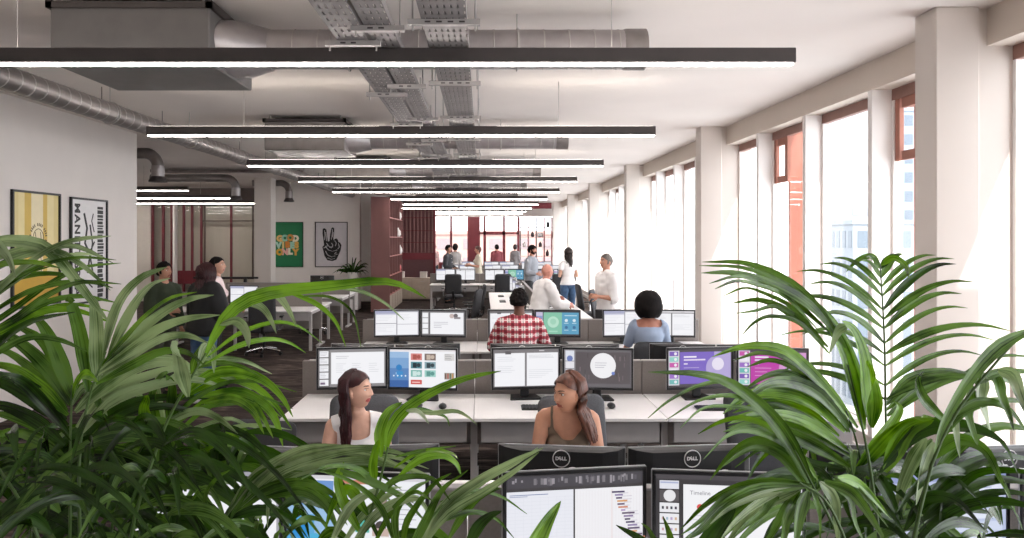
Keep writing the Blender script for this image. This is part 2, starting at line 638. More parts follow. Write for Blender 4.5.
# red slatted screen
sc = thing('slatted_screen', 'tall red slatted screen with a deep horizontal rail behind the red bookcase', 'screen', (-2.45, 27, 0))
m = MB()
for k in range(9):
    m.box(-0.62 + k * 0.142, -0.58 + k * 0.142, -0.04, 0.04, 1.45, 3.2)
m.build('slat', RED, sc)
m = MB(); m.box(-0.66, 0.62, -0.06, 0.06, 1.2, 1.46); m.box(-0.66, 0.62, -0.06, 0.06, 3.18, 3.26); m.box(-0.7, -0.62, -0.06, 0.06, 0, 3.26); m.box(0.58, 0.66, -0.06, 0.06, 0, 3.26)
for z in (1.85, 2.3, 2.8):
    m.box(-0.6, 0.6, -0.05, -0.03, z, z + 0.02)
m.build('screen_frame', RED_D, sc)
m = MB(); m.box(-0.62, 0.6, 0.0, 0.04, 0, 1.2)
m.build('lower_panel', mat('mauve_panel', '#5e3b3e', 0.6), sc)
m = MB(); m.box(-0.62, 0.6, 0.05, 0.06, 1.46, 3.18)
m.build('backing_panel', mat('mauve_backing', '#6a4446', 0.7), sc)

# ---------------------------------------------------------------- free-standing pillars
m = MB(); m.box(-6.02, -5.58, 18.5, 18.94, 0, ZC, 0.008)
struct('pillar_8', m, PILLAR)
m = MB(); m.box(-3.95, -3.02, 22.4, 22.8, 0, ZC, 0.008)
struct('pillar_9', m, mat('white_column', '#eceae6', 0.8, var=0.01))

# ---------------------------------------------------------------- meeting rooms in the side wing
yp = 22.6
m = MB()
posts = [(-11.2, -10.62, 'cream'), (-10.62, -10.25, 'g'), (-10.2, -9.92, 'g'), (-9.86, -9.38, 'g'), (-9.3, -9.0, 'g'), (-8.95, -8.05, 'g'), (-8.0, -7.35, 'g'), (-7.3, -6.4, 'g')]
m = MB()
for x in (-10.62, -10.28, -10.0):
    m.box(x - 0.035, x + 0.035, yp - 0.06, yp + 0.02, 0, 3.1)
for x in (-9.62, -9.35, -9.05):
    m.box(x - 0.03, x + 0.03, yp - 0.06, yp + 0.02, 0, 3.1)
m.box(-8.12, -8.06, yp - 0.05, yp + 0.02, 0, 3.1)
m.box(-10.2, -9.0, yp - 0.05, yp + 0.0, 0.55, 0.98)
w = struct('window_%d' % (wn + 2), m, RED_D)
g = MB(); g.box(-11.2, -6.3, yp + 0.025, yp + 0.035, 0, 3.1)
g.build('pane', GLASS, w)
b = MB()
b.box(-9.05, -7.3, yp - 0.03, yp + 0.02, 2.56, 2.6); b.box(-8.98, -8.93, yp - 0.03, yp + 0.02, 0, 3.1); b.box(-7.42, -7.37, yp - 0.03, yp + 0.02, 0.7, 3.1); b.box(-6.75, -6.7, yp - 0.03, yp + 0.02, 0, 3.1)
b.box(-8.9, -7.4, yp - 0.03, yp + 0.02, 0.7, 0.78)
b.build('window_frame', mat('bronze_frame', '#57493f', 0.5), w)
m = MB(); m.box(-12.6, -6.3, yp + 0.35, yp + 0.45, 0, ZC)
struct('wall_meeting', m, mat('cream_blind', '#c9c2b4', 0.9, var=0.03, scale=(10, 10, 0.3)))
m = MB(); m.box(-12.6, -10.66, yp - 0.1, yp + 0.02, 0, 3.1)
struct('wall_wing', m, mat('cream_panel', '#d3ccc3', 0.85, var=0.02))
m = MB(); m.box(-12.6, -6.3, yp - 0.12, yp + 0.35, 3.1, ZC)
struct('trim_60', m, mat('dark_plenum', '#5b524f', 0.9))
m = MB(); m.box(-9.86, -9.8, yp - 0.3, yp - 0.06, 0.3, 3.1, 0.01)
tag(m.build('door_edge', JAMB), 'white edge of an open door between red mullions of the meeting rooms', 'door')

# ---------------------------------------------------------------- linear lights
ADDED_UPLIGHT = emit('#fff6ea', 6.0)  # added glow on top of the housings, unseen from below, brightens the ceiling
def linear_light(y, x0, x1, label, group='linear pendant lights', z=3.07, up=True):
    t = thing('linear_light', label, 'light', ((x0 + x1) / 2, y, z), 0, group)
    h = (x1 - x0) / 2
    m = MB(); m.box(-h, h, -0.035, 0.035, 0.012, 0.10, 0.004)
    m.build('housing', ALU_D, t)
    m = MB(); m.box(-h + 0.012, h - 0.012, -0.024, 0.024, 0.0, 0.012, 0.003)
    m.build('diffuser', LED, t)
    cx = (x0 + x1) / 2
    m = MB()
    for (a, b) in ((x0 + 0.03, min(x1 - 0.03, -1.05)), (0.15, x1 - 0.03)):
        if b - a > 0.1:
            m.box(a - cx, b - cx, -0.025, 0.025, 0.0995, 0.1015)
    if up:
        m.build('added_uplight_strip', ADDED_UPLIGHT, t)
    for sx in (-1, 1):
        m = MB(); m.cyl((sx * h * 0.62, 0, 0.115), (sx * h * 0.62, 0, ZC - z), 0.003, n=6)
        m.build('suspension_wire', STEEL_L, t)
    return t
ords = ['nearest', 'second', 'third', 'fourth', 'fifth', 'sixth', 'seventh', 'eighth', 'ninth', 'tenth']
YS = [4.22, 7.16, 10.2, 13.05, 16.0, 18.95, 21.9, 24.85, 27.8, 30.4]
for i, y in enumerate(YS):
    lab = ('long dark pendant strip light hanging lowest and largest across the ceiling' if i == 0 else
           'dark pendant strip light, %s in the row counting from the big front one' % ords[i])
    linear_light(y, (-2.48 if i in (5, 6) else -3.42) if i else -3.9, 1.77 if i else 1.88, lab, up=i < 5)
for i, (y, x1) in enumerate(((15.5, -6.5), (18.5, -6.45), (21.3, -6.42))):
    linear_light(y, x1 - 5.2, x1, ['short-looking strip light in the side wing nearest the white wall corner', 'strip light in the side wing, second from the white wall corner',
                 'strip light in the side wing ending behind the free-standing pillar', ][i], 'side wing strip lights', up=False)

# ---------------------------------------------------------------- air handling units with ducts
def spiral_duct_mb(p0, p1, r, pitch=0.17, n=26):
    """plain round duct with fine raised seams (second material slot)"""
    m = MB()
    p0, p1 = Vector(p0), Vector(p1)
    L = (p1 - p0).length
    d = (p1 - p0).normalized()
    m.tube([p0, p1], r, n)
    sd = Vector((0, 0, 1)); w = d.cross(sd)
    k = int(L / pitch)
    for i in range(1, k):
        c = p0 + d * (L * i / k)
        m.tube([c - d * 0.005, c - d * 0.003, c + d * 0.003, c + d * 0.005], [r, r + 0.0035, r + 0.0035, r], n, 1, caps=False)
    return m
DY = [5.0, 9.5, 13.9, 18.3, 22.7]
where = ['over the front benches', 'over the second bench row', 'beyond the third strip light', 'over the far aisle', 'near the far red partition']
for i, y in enumerate(DY):
    t = thing('fan_coil_unit', 'grey metal air unit box hung under the ceiling ' + where[i], 'air unit', (-2.3, y, 3.17), 0, 'ceiling air units')
    m = MB(); m.box(-0.52, 0.52, -0.43, 0.42, 0.0, 0.40, 0.008)
    m.build('casing', GALV_D if i else mat('unit_casing', '#6a6766', 0.5, 0.4, var=0.05), t)
    m = MB(); m.box(-0.54, 0.54, -0.45, -0.42, 0.36, 0.40); m.box(-0.54, -0.5, -0.45, 0.43, 0.36, 0.41); m.box(0.5, 0.54, -0.45, 0.43, 0.36, 0.41)
    m.build('flange', ALU_D, t)
    for sx in (-0.46, 0.46):
        m = MB(); m.cyl((sx, -0.38, 0.40), (sx, -0.38, ZC - 3.17), 0.006, n=6)
        m.build('hanger_rod', STEEL_L, t)
    m = MB(); m.tube([(0.5, 0, 0.2), (0.62, 0, 0.2), (0.8, 0, 0.2)], [(0.19, 0.36), (0.19, 0.30), (0.145, 0.145)], 24, side=(0, 0, 1))
    m.build('reducer', GALV, t)
    d = thing('spiral_duct', 'galvanised round spiral duct running crosswise ' + where[i], 'duct', (-1.5, y, 3.375), 0, 'crosswise round ducts')
    spiral_duct_mb((0, 0, 0), (2.64, 0, 0), 0.138).build('duct_run', [GALV, STEEL_L], d)
    m = MB(); m.tube([(2.5, 0, 0), (2.52, 0, 0), (2.66, 0, 0)], [0.138, 0.145, 0.145], 22)
    m.build('end_cap', GALV_D, d)
    for x in (0.55, 1.75):
        m = MB()
        m.cyl((x, 0, 0.145), (x, 0, ZC - 3.37), 0.005, n=6)
        m.tube([(x, 0.149 * math.cos(a), 0.149 * math.sin(a)) for a in [2 * math.pi * k / 20 for k in range(20)]], 0.006, 6, closed=True, side=(1, 0, 0))
        m.build('hanger', STEEL_L, d)

# long duct beside the white wall
d = thing('spiral_duct', 'long dark spiral duct running lengthwise above the white picture wall', 'duct', (-3.72, 0, 3.28))
spiral_duct_mb((0, 1.5, 0), (0, 20, 0), 0.10, 0.16, 18).build('duct_run', [GALV_D, STEEL_L], d)
for k in range(9):
    m = MB(); y = 3.2 + 1.9 * k
    m.cyl((0, y, 0.1), (0, y, ZC - 3.28), 0.005, n=6)
    m.tube([(0.108 * math.cos(a), y, 0.108 * math.sin(a)) for a in [2 * math.pi * j / 16 for j in range(16)]], 0.006, 6, closed=True, side=(0, 1, 0))
    m.build('hanger', STEEL_L, d)
m = MB(); m.tube([(-4.02, 2.5, 3.31), (-4.02, 19, 3.31)], 0.035, 10)
for k in range(12):
    m.cyl((-4.02, 3.2 + 1.4 * k, 3.34), (-4.02, 3.2 + 1.4 * k, ZC - 0.002), 0.004, n=6)
tag(m.build('service_pipe', ALU_D), 'thin dark pipe alongside the lengthwise spiral duct by the picture wall', 'pipe')

# side wing duct bends, trays and ceiling bits
def bend(name, label, px, py, dd, r, leng):
    p = at(px, py, dd)
    t = thing(name, label, 'duct', p, 0, 'side wing duct drops')
    m = MB()
    pts = [(-leng, 0, 0.0), (-0.25, 0, 0.0)] + [(-0.25 + 0.25 * math.sin(a), 0, -0.25 + 0.25 * math.cos(a)) for a in [math.pi / 2 * k / 8 for k in range(1, 9)]]
    m.tube(pts, r, 16, side=(0, 1, 0))
    m.build('elbow', GALV_D, t)
    m = MB(); m.tube([(0, 0, -0.23), (0, 0, -0.42)], [r * 1.12, r * 1.12], 16); m.build('collar', GALV, t)
    m = MB(); m.lathe([(r * 1.1, -0.42), (r * 1.6, -0.5), (r * 1.55, -0.52), (0.01, -0.52)], 16); m.build('diffuser_cone', ALU_D, t)
    m = MB(); m.cyl((-0.6, 0, r), (-0.6, 0, ZC - p.z), 0.005, n=6); m.build('hanger_rod', STEEL_L, t)
bend('duct_elbow', 'bent duct drop next to the end of the white picture wall', 158, 153, 12.5, 0.10, 1.2)
bend('duct_elbow', 'bent duct drop midway between white wall and pillar', 236, 178, 16.5, 0.09, 2.0)
bend('duct_elbow', 'bent duct with short silver spout above the green poster', 289, 183, 19.4, 0.09, 1.0)
for (p0, p1, lab) in ((at(150, 172, 16), at(300, 170, 16), 'crosswise cable tray over the side wing nearest the white wall'), (at(140, 180, 20), at(300, 182, 20), 'crosswise cable tray over the side wing behind the duct drops')):
    m = MB()
    m.box(p0.x, p1.x, p0.y, p0.y + 0.25, p0.z - 0.005, p0.z); m.box(p0.x, p1.x, p0.y, p0.y + 0.01, p0.z, p0.z + 0.06); m.box(p0.x, p1.x, p0.y + 0.24, p0.y + 0.25, p0.z, p0.z + 0.06)
    k = 0
    while p0.x + 0.4 + k < p1.x:
        m.cyl((p0.x + 0.4 + k, p0.y + 0.12, p0.z), (p0.x + 0.4 + k, p0.y + 0.12, ZC), 0.006, n=6); k += 1.1
    tag(m.build('cable_tray', GALV_D), lab, 'cable tray')

# lengthwise cable trays with strut hangers
def tray(x0, x1, z, y0, y1, first, label):
    t = thing('cable_tray', label, 'cable tray', ((x0 + x1) / 2, y0, z), 0, 'lengthwise cable trays')
    w = (x1 - x0) / 2
    L = y1 - y0
    m = MB()
    m.box(-w, -w + 0.004, 0, L, 0, 0.05); m.box(w - 0.004, w, 0, L, 0, 0.05)
    # perforated bed: long strips with cross ties leave slots between them
    nst = max(4, int(2 * w / 0.034))
    pitch = 2 * w / nst
    for k in range(nst):
        m.box(-w + k * pitch, -w + k * pitch + pitch * 0.68, 0, L, 0, 0.003)
    k = 0.0
    while k < L:
        m.box(-w, w, k, k + 0.05, -0.0005, 0.0032); k += 0.10
    m.build('tray_bed', TRAY, t)
    m = MB()
    for k in range(nst - 1):
        xx = -w + (k + 0.9) * pitch
        m.tube([(xx, 0, 0.016), (xx, L, 0.016)], 0.009, 6)
    m.build('cables', mat('grey_cable', '#6d6a69', 0.6), t)
    yy = first
    while yy < min(y1, 24):
        m = MB()
        y = yy - y0
        m.box(-w - 0.07, w + 0.07, y - 0.018, y + 0.018, -0.032, -0.003)
        for kx in range(int(2 * w / 0.06)):
            m.box(-w + 0.02 + kx * 0.06, -w + 0.05 + kx * 0.06, y - 0.0185, y - 0.0175, -0.022, -0.013, mi=1)
        for sx in (-1, 1):
            m.cyl((sx * (w + 0.045), y, -0.06), (sx * (w + 0.045), y, ZC - z), 0.005, n=6)
        m.build('strut_hanger', [STEEL_L, ALU_D], t)
        yy += 1.45
tray(-0.32, -0.08, 3.18, 1.5, 26, 3.68, 'widest perforated cable tray, running lengthwise nearest the window side')
tray(-0.64, -0.49, 3.183, 1.5, 26, 3.8, 'narrow cable tray running between the widest tray and another narrow one')
tray(-0.84, -0.66, 3.178, 1.5, 26, 4.07, 'narrow cable tray running lengthwise farthest from the windows')
# ================================================================ FURNITURE
# ---------------------------------------------------------------- office benches
ROWNAME = ['front bench', 'second bench', 'third bench', 'fourth bench', 'fifth bench', 'sixth bench']
def office_bench(x0, n, y, label, far=True, w=1.4, rz=0.0, loc=None, dep=0.80, near=True, group='double office benches', mod=True):
    """n modules of width w; partition along local y = 0; near side is local -y"""
    t = thing('office_bench', label, 'desk', loc or (x0, y, 0), rz, group)
    L = n * w
    for s, on in ((-1, near), (1, far)):
        if not on:
            continue
        for k in range(n):
            m = MB()
            a, b = k * w + 0.003, (k + 1) * w - 0.003
            y0, y1 = (s * 0.06, s * (0.06 + dep))
            m.box(a, b, y0, y1, 0.705, 0.73, 0.003)
            m.build('desktop', DESK_W, t)
            m = MB(); m.box(a + 0.05, b - 0.05, s * (0.06 + dep - 0.06), s * (0.06 + dep - 0.04), 0.545, 0.703, 0.002)
            if mod:
                m.build('modesty_panel', PANEL_G, t)
        for k in range(n + 1):
            m = MB(); xx = min(max(k * w, 0.04), L - 0.04)
            m.box(xx - 0.025, xx + 0.025, s * (dep - 0.09), s * (dep - 0.045), 0, 0.70, 0.003)
            m.box(xx - 0.02, xx + 0.02, s * 0.06, s * (dep - 0.09), 0.65, 0.70, 0.003)
            m.build('leg', DESK_LEG, t)
    for k in range(n):
        m = MB(); m.box(k * w - 0.05 * (k == 0) + 0.002, (k + 1) * w - 0.002, -0.025, 0.025, 0.30, 1.0, 0.006)
        m.box(k * w + 0.002, (k + 1) * w - 0.002, -0.027, 0.027, 0.992, 1.004, 0.003, mi=1)
        p = m.build('partition', [FABRIC_G, PANEL_G], t)
    for k in range(n + 1):
        m = MB(); xx = min(max(k * w, 0.03), L - 0.03); m.box(xx - 0.02, xx + 0.02, -0.02, 0.02, 0, 0.32); m.box(xx - 0.03, xx + 0.03, -0.25, 0.25, 0, 0.03)
        m.build('foot', DESK_LEG, t)
    return t
BX = -1.46
BY = [2.9, 5.9, 8.87, 20.3, 23.4, 26.5]
for i, y in enumerate(BY):
    office_bench(BX, 3, y, ['white double bench closest of all, behind the palms, with grey partition', 'white double bench with wide clear top right behind the two seated women',
        'white double bench where the man in plaid shirt sits', 'white double bench beyond the bald man, next to the red bookcase end',
        'far white double bench behind the man in dark suit', 'farthest white double bench in front of the glazed red partition'][i])
# bench turned along the room
office_bench(0, 4, 0, 'white bench turned lengthwise beside the bald man in white shirt', loc=(0.98, 11.35, 0), rz=R(90), w=1.34, dep=0.76, mod=False)
# benches along the side of the white wall
office_bench(-5.85, 2, 13.35, 'white bench in the dim bay just past the white picture wall', group='side bay benches')
office_bench(-5.85, 2, 16.15, 'white bench in the dim bay in front of the green poster', group='side bay benches')

# ---------------------------------------------------------------- monitors
MW, MH = 0.56, 0.335            # panel
PZ0 = 0.085
def monitor_shell(PZ0, logo=True):
    t = thing('monitor', 'x', 'monitor')
    m = MB()
    # back shell: deeper in the middle, slanted towards its edges
    z0, z1 = PZ0, PZ0 + MH
    hw = MW / 2
    ys = [(0.0, 0.0, 0.0), (0.012, 0.0, 0.0), (0.030, 0.03, 0.045), (0.046, 0.10, 0.10)]
    vs = []
    for (y, ix, iz) in ys:
        vs += [(-hw + ix, y, z0 + iz), (hw - ix, y, z0 + iz), (hw - ix, y, z1 - iz * 0.15), (-hw + ix, y, z1 - iz * 0.15)]
    fs = []
    for i in range(3):
        for j in range(4):
            j2 = (j + 1) % 4
            fs.append((i * 4 + j, i * 4 + j2, (i + 1) * 4 + j2, (i + 1) * 4 + j))
    fs.append((12, 13, 14, 15))
    m.add(vs, fs)
    m.build('back_shell', SHELL, t)
    m = MB()
    bw = 0.014
    for (a, b, c, d) in ((-hw, hw, z1 - bw, z1), (-hw, hw, z0, z0 + bw + 0.006), (-hw, -hw + bw, z0, z1), (hw - bw, hw, z0, z1)):
        m.box(a, b, -0.006, 0.004, c, d, 0.0015)
    m.build('bezel', BLACK_G, t)
    m = MB()
    m.box(-hw, hw, 0.004, 0.011, z1 - 0.0005, z1 + 0.0035, 0.001); m.box(-hw - 0.003, -hw, 0.004, 0.011, z0, z1, 0.001); m.box(hw, hw + 0.003, 0.004, 0.011, z0, z1, 0.001)
    m.build('edge_strip', SILVER, t)
    m = MB()
    m.box(-0.05, 0.05, 0.046, 0.062, PZ0 + 0.06, PZ0 + 0.20, 0.004)
    m.box(-0.035, 0.035, 0.060, 0.090, 0.012, PZ0 + 0.18, 0.006)
    m.build('stand_neck', BLACK, t)
    m = MB()
    m.prism([(-0.12, -0.06), (0.12, -0.06), (0.13, -0.045), (0.10, 0.12), (-0.10, 0.12), (-0.13, -0.045)], Matrix.Translation((0, 0.04, 0)), 0.012)
    m.build('stand_base', BLACK_G, t)
    m = MB()   # round maker's mark on the back
    M = Matrix.Translation((0, 0.0475, PZ0 + MH - 0.045)) @ Matrix.Rotation(R(180), 4, 'Z') @ Matrix.Rotation(R(90), 4, 'X')
    r = 0.037
    m.M = M
    m.tube([(r * math.cos(a), r * math.sin(a), 0) for a in [2 * math.pi * k / 28 for k in range(28)]], 0.0022, 6, closed=True, side=(0, 0, 1))
    add_text(m, 'D', 0.021, Matrix.Translation((-0.018, 0, 0.001)), bold=0.0012)
    add_text(m, 'E', 0.021, Matrix.Translation((-0.0045, 0.0005, 0.001)) @ Matrix.Rotation(R(32), 4, 'Z'), bold=0.0012)
    add_text(m, 'L', 0.021, Matrix.Translation((0.0075, 0, 0.001)), bold=0.0012)
    add_text(m, 'L', 0.021, Matrix.Translation((0.0185, 0, 0.001)), bold=0.0012)
    m.build('maker_logo', LOGO_W, t)
    return t
SHELL_PROTO = monitor_shell(PZ0)
LOW = 0.035
SHELL_LOW = monitor_shell(LOW)

def screen_mesh(spec, PZ0=PZ0):
    """spec: list of ('r', u0, v0, u1, v1, hex) / ('c', u, v, r, hex) / ('t', u, v, size, text, hex); u,v in 0..1 seen from the front"""
    m = MB()
    mats, ix = [], {}
    def mi(h):
        if h not in ix:
            ix[h] = len(mats); mats.append(scr(h))
        return ix[h]
    w, h = MW - 0.028, MH - 0.034
    x0, z0 = -w / 2, PZ0 + 0.02
    dy = 0.0
    for e in spec:
        dy += 0.00006
        yy = -0.0005 - dy
        if e[0] == 'r':
            _, u0, v0, u1, v1, c = e
            m.add([(x0 + u0 * w, yy, z0 + v0 * h), (x0 + u1 * w, yy, z0 + v0 * h), (x0 + u1 * w, yy, z0 + v1 * h), (x0 + u0 * w, yy, z0 + v1 * h)], [(0, 1, 2, 3)], mi(c))
        elif e[0] == 'c':
            _, u, v, r, c = e
            n = 28
            m.add([(x0 + u * w + r * w * math.cos(2 * math.pi * k / n), yy, z0 + v * h + r * w * math.sin(2 * math.pi * k / n)) for k in range(n)], [tuple(range(n))], mi(c))
        elif e[0] == 't':
            _, u, v, size, s, c = e
            M = Matrix.Translation((x0 + u * w, yy, z0 + v * h)) @ Matrix.Rotation(R(90), 4, 'X')
            add_text(m, s, size, M, mi(c), align='LEFT')
    return m, mats

def lines(u0, v1, u1, n, dv, c, seed=1, h=0.012, frac=0.5):
    rr = random.Random(seed)
    return [('r', u0, v1 - k * dv - h, u0 + (u1 - u0) * (frac + (1 - frac) * rr.random()), v1 - k * dv, c) for k in range(n)]
WH, LG, MG, DG, TX = '#f4f4f8', '#d6d6de', '#8a8a92', '#4a4648', '#b4b4bc'
def scr_thumbs_doc():
    s = [('r', 0, 0, 1, 1, '#8d8a8c'), ('r', 0, 0, 0.17, 1, '#6f6c6e')]
    for k in range(5):
        v = 0.80 - k * 0.19
        s += [('r', 0.02, v, 0.15, v + 0.16, WH)] + lines(0.03, v + 0.13, 0.14, 3, 0.04, TX, k, 0.012)
    s += [('r', 0.03, 0.07, 0.10, 0.13, '#7b6a80')]
    s += [('r', 0.19, 0.08, 0.98, 0.92, WH)] + lines(0.26, 0.82, 0.55, 2, 0.05, TX, 7)
    for u in (0.26, 0.50, 0.75):
        s += lines(u, 0.62, u + 0.17, 5, 0.055, '#cfcfd6', int(u * 100))
    return s
def scr_webpage():
    s = [('r', 0, 0, 1, 1, WH), ('r', 0, 0.95, 1, 1, '#e7e2e6'), ('r', 0.0, 0.0, 0.29, 0.94, '#5b86bd'), ('r', 0, 0.5, 0.29, 0.94, '#7fa6d2'), ('r', 0, 0.78, 0.29, 0.94, '#9dbde0'), ('r', 0, 0.0, 0.29, 0.18, '#3d66a6')]
    s += [('c', 0.14, 0.52, 0.045, '#2f7fc0'), ('c', 0.12, 0.36, 0.03, '#cfe4f5'), ('r', 0.1, 0.24, 0.2, 0.42, '#3a8ccb')]
    for k, u in enumerate((0.06, 0.12, 0.18, 0.24)):
        s += [('c', u, 0.30, 0.012, '#e8f2fa')]
    cols = [('#d98a86', '#a9584f'), ('#7d6c66', '#c6b6a8'), ('#5c8f9a', '#22313a'), ('#8aa7b0', '#31424a'), ('#7fb8b0', '#cfe6e2'), ('#9fd0c8', '#5f9790')]
    i = 0
    for r_ in range(3):
        for c_ in range(2):
            u, v = 0.32 + c_ * 0.21, 0.72 - r_ * 0.22
            a, b = cols[i % 6]; i += 1
            s += [('r', u, v, u + 0.17, v + 0.18, a), ('r', u + 0.03, v + 0.02, u + 0.09, v + 0.15, b), ('c', u + 0.12, v + 0.09, 0.03, b)]
    s += [('r', 0.32, 0.08, 0.49, 0.20, '#cf5a55'), ('r', 0.34, 0.12, 0.46, 0.15, '#f3c9c6')]
    s += [('r', 0.83, 0.72, 0.98, 0.9, '#d8d6d4')] + lines(0.84, 0.88, 0.97, 4, 0.045, MG, 3)
    s += [('r', 0.83, 0.22, 0.98, 0.40, '#a9a29a')] + [('r', 0.84 + 0.035 * k, 0.24, 0.86 + 0.035 * k, 0.38, ['#6b4a3f', '#b0564c', '#586b4f', '#c49a5a'][k]) for k in range(4)]
    return s
def scr_two_docs(seed=1, tint=WH, bar='#7a7679'):
    s = [('r', 0, 0, 1, 1, '#7f7b7e'), ('r', 0, 0.93, 1, 1, bar), ('r', 0.02, 0.02, 0.48, 0.90, tint), ('r', 0.51, 0.02, 0.99, 0.90, tint), ('r', 0.18, 0.87, 0.27, 0.95, '#5d595c'), ('r', 0.7, 0.94, 0.78, 0.97, '#c9c6c9')]
    s += lines(0.06, 0.8, 0.42, 3, 0.05, LG, seed) + lines(0.06, 0.55, 0.44, 4, 0.05, LG, seed + 1)
    s += lines(0.54, 0.84, 0.97, 3, 0.035, TX, seed + 2, 0.008) + lines(0.54, 0.45, 0.95, 5, 0.05, LG, seed + 3)
    return s
def scr_dark_circle():
    s = [('r', 0, 0, 1, 1, '#686468'), ('r', 0, 0, 0.17, 1, '#8a868a'), ('r', 0.02, 0.70, 0.15, 0.97, '#dfe2ec'), ('c', 0.085, 0.76, 0.045, '#6f7fb6'), ('r', 0.02, 0.50, 0.15, 0.68, '#e6e4ea'), ('r', 0.02, 0.28, 0.15, 0.48, '#cfccd2'), ('r', 0.17, 0.10, 0.98, 0.93, '#5a5356')]
    rr = random.Random(4)
    for k in range(24):
        u, v = 0.18 + 0.78 * rr.random(), 0.14 + 0.7 * rr.random()
        s.append(('r', u, v, u + 0.012, v + 0.12, ['#746a6c', '#4b4448', '#85797c'][k % 3]))
    s += [('c', 0.58, 0.58, 0.19, '#f2f1f4')] + lines(0.46, 0.66, 0.70, 3, 0.06, TX, 9, 0.016) + [('c', 0.73, 0.38, 0.025, '#6f86c8')]
    return s
def scr_color_slide(base, light, seed):
    s = [('r', 0, 0, 1, 1, '#4c474b'), ('r', 0.0, 0.05, 0.17, 0.97, '#d7d5dc')]
    pal = ['#7c5bb5', '#8fd0c6', '#c657a8', '#e8e6ee', '#9a6fc4', '#6fb9b4']
    for k in range(6):
        s += [('r', 0.015, 0.83 - k * 0.15, 0.155, 0.95 - k * 0.15, pal[(k + seed) % 6]), ('c', 0.11, 0.89 - k * 0.15, 0.022, '#f0eef4')]
    s += [('r', 0.18, 0.08, 0.985, 0.93, base), ('c', 0.78, 0.50, 0.19, light), ('r', 0.72, 0.08, 0.985, 0.93, light), ('c', 0.78, 0.60, 0.095, '#e6dff0')]
    s += [('r', 0.24, 0.78, 0.44, 0.82, '#f1ecf7'), ('r', 0.24, 0.70, 0.58, 0.74, '#e0d5ee'), ('r', 0.24, 0.6, 0.30, 0.63, '#efe9f6'), ('r', 0.24, 0.5, 0.48, 0.52, light), ('r', 0.24, 0.4, 0.42, 0.42, light), ('r', 0.24, 0.3, 0.46, 0.32, light)]
    return s
def scr_panes(seed=0):
    s = [('r', 0, 0, 1, 1, '#a3a1a9'), ('r', 0.0, 0.90, 0.49, 1, '#a9abc6'), ('r', 0.02, 0.50, 0.485, 0.89, WH), ('r', 0.02, 0.02, 0.485, 0.47, WH), ('r', 0.51, 0.46, 0.98, 0.94, WH), ('r', 0.51, 0.02, 0.98, 0.44, WH), ('r', 0.02, 0.84, 0.485, 0.89, '#c7c8dc')]
    s += lines(0.05, 0.80, 0.44, 4, 0.06, LG, seed) + lines(0.05, 0.40, 0.44, 5, 0.06, LG, seed + 2) + lines(0.54, 0.85, 0.94, 4, 0.06, LG, seed + 4)
    return s
def scr_slide_white(seed=0):
    s = [('r', 0, 0, 1, 1, '#6f6c6f'), ('r', 0.01, 0.05, 0.16, 0.95, '#a5a2a5')] + [('r', 0.02, 0.74 - 0.22 * k, 0.15, 0.92 - 0.22 * k, WH) for k in range(4)]
    s += [('r', 0.2, 0.06, 0.97, 0.93, WH)] + lines(0.28, 0.55, 0.62, 4, 0.07, TX, seed, 0.02) + [('c', 0.70, 0.80, 0.055, '#c9b8b4'), ('c', 0.79, 0.81, 0.05, '#6a6467'), ('r', 0.75, 0.68, 0.90, 0.76, '#8f898c')]
    return s
def scr_teal():
    s = [('r', 0, 0, 1, 1, '#46434a'), ('r', 0.01, 0.05, 0.16, 0.95, '#c9c3dd'), ('r', 0.015, 0.25, 0.155, 0.55, '#9a57b5'), ('r', 0.015, 0.62, 0.155, 0.8, '#8d99c8')]
    s += [('r', 0.18, 0.06, 0.60, 0.94, '#86c4a9'), ('r', 0.60, 0.06, 0.985, 0.94, '#5c9fc0'), ('c', 0.40, 0.55, 0.13, '#b8dfcb'), ('c', 0.40, 0.57, 0.07, '#9fd2ba'), ('r', 0.30, 0.14, 0.50, 0.2, '#a9d8c2')]
    for u in (0.70, 0.88):
        for v in (0.62, 0.34):
            s += [('c', u, v, 0.035, '#e2eef4' if v > 0.5 else '#3d6a94')] + [('r', u - 0.05, v - 0.13, u + 0.05, v - 0.10, '#bcd8e6')]
    s += [('r', 0.66, 0.80, 0.94, 0.83, '#cfe6f0')]
    return s
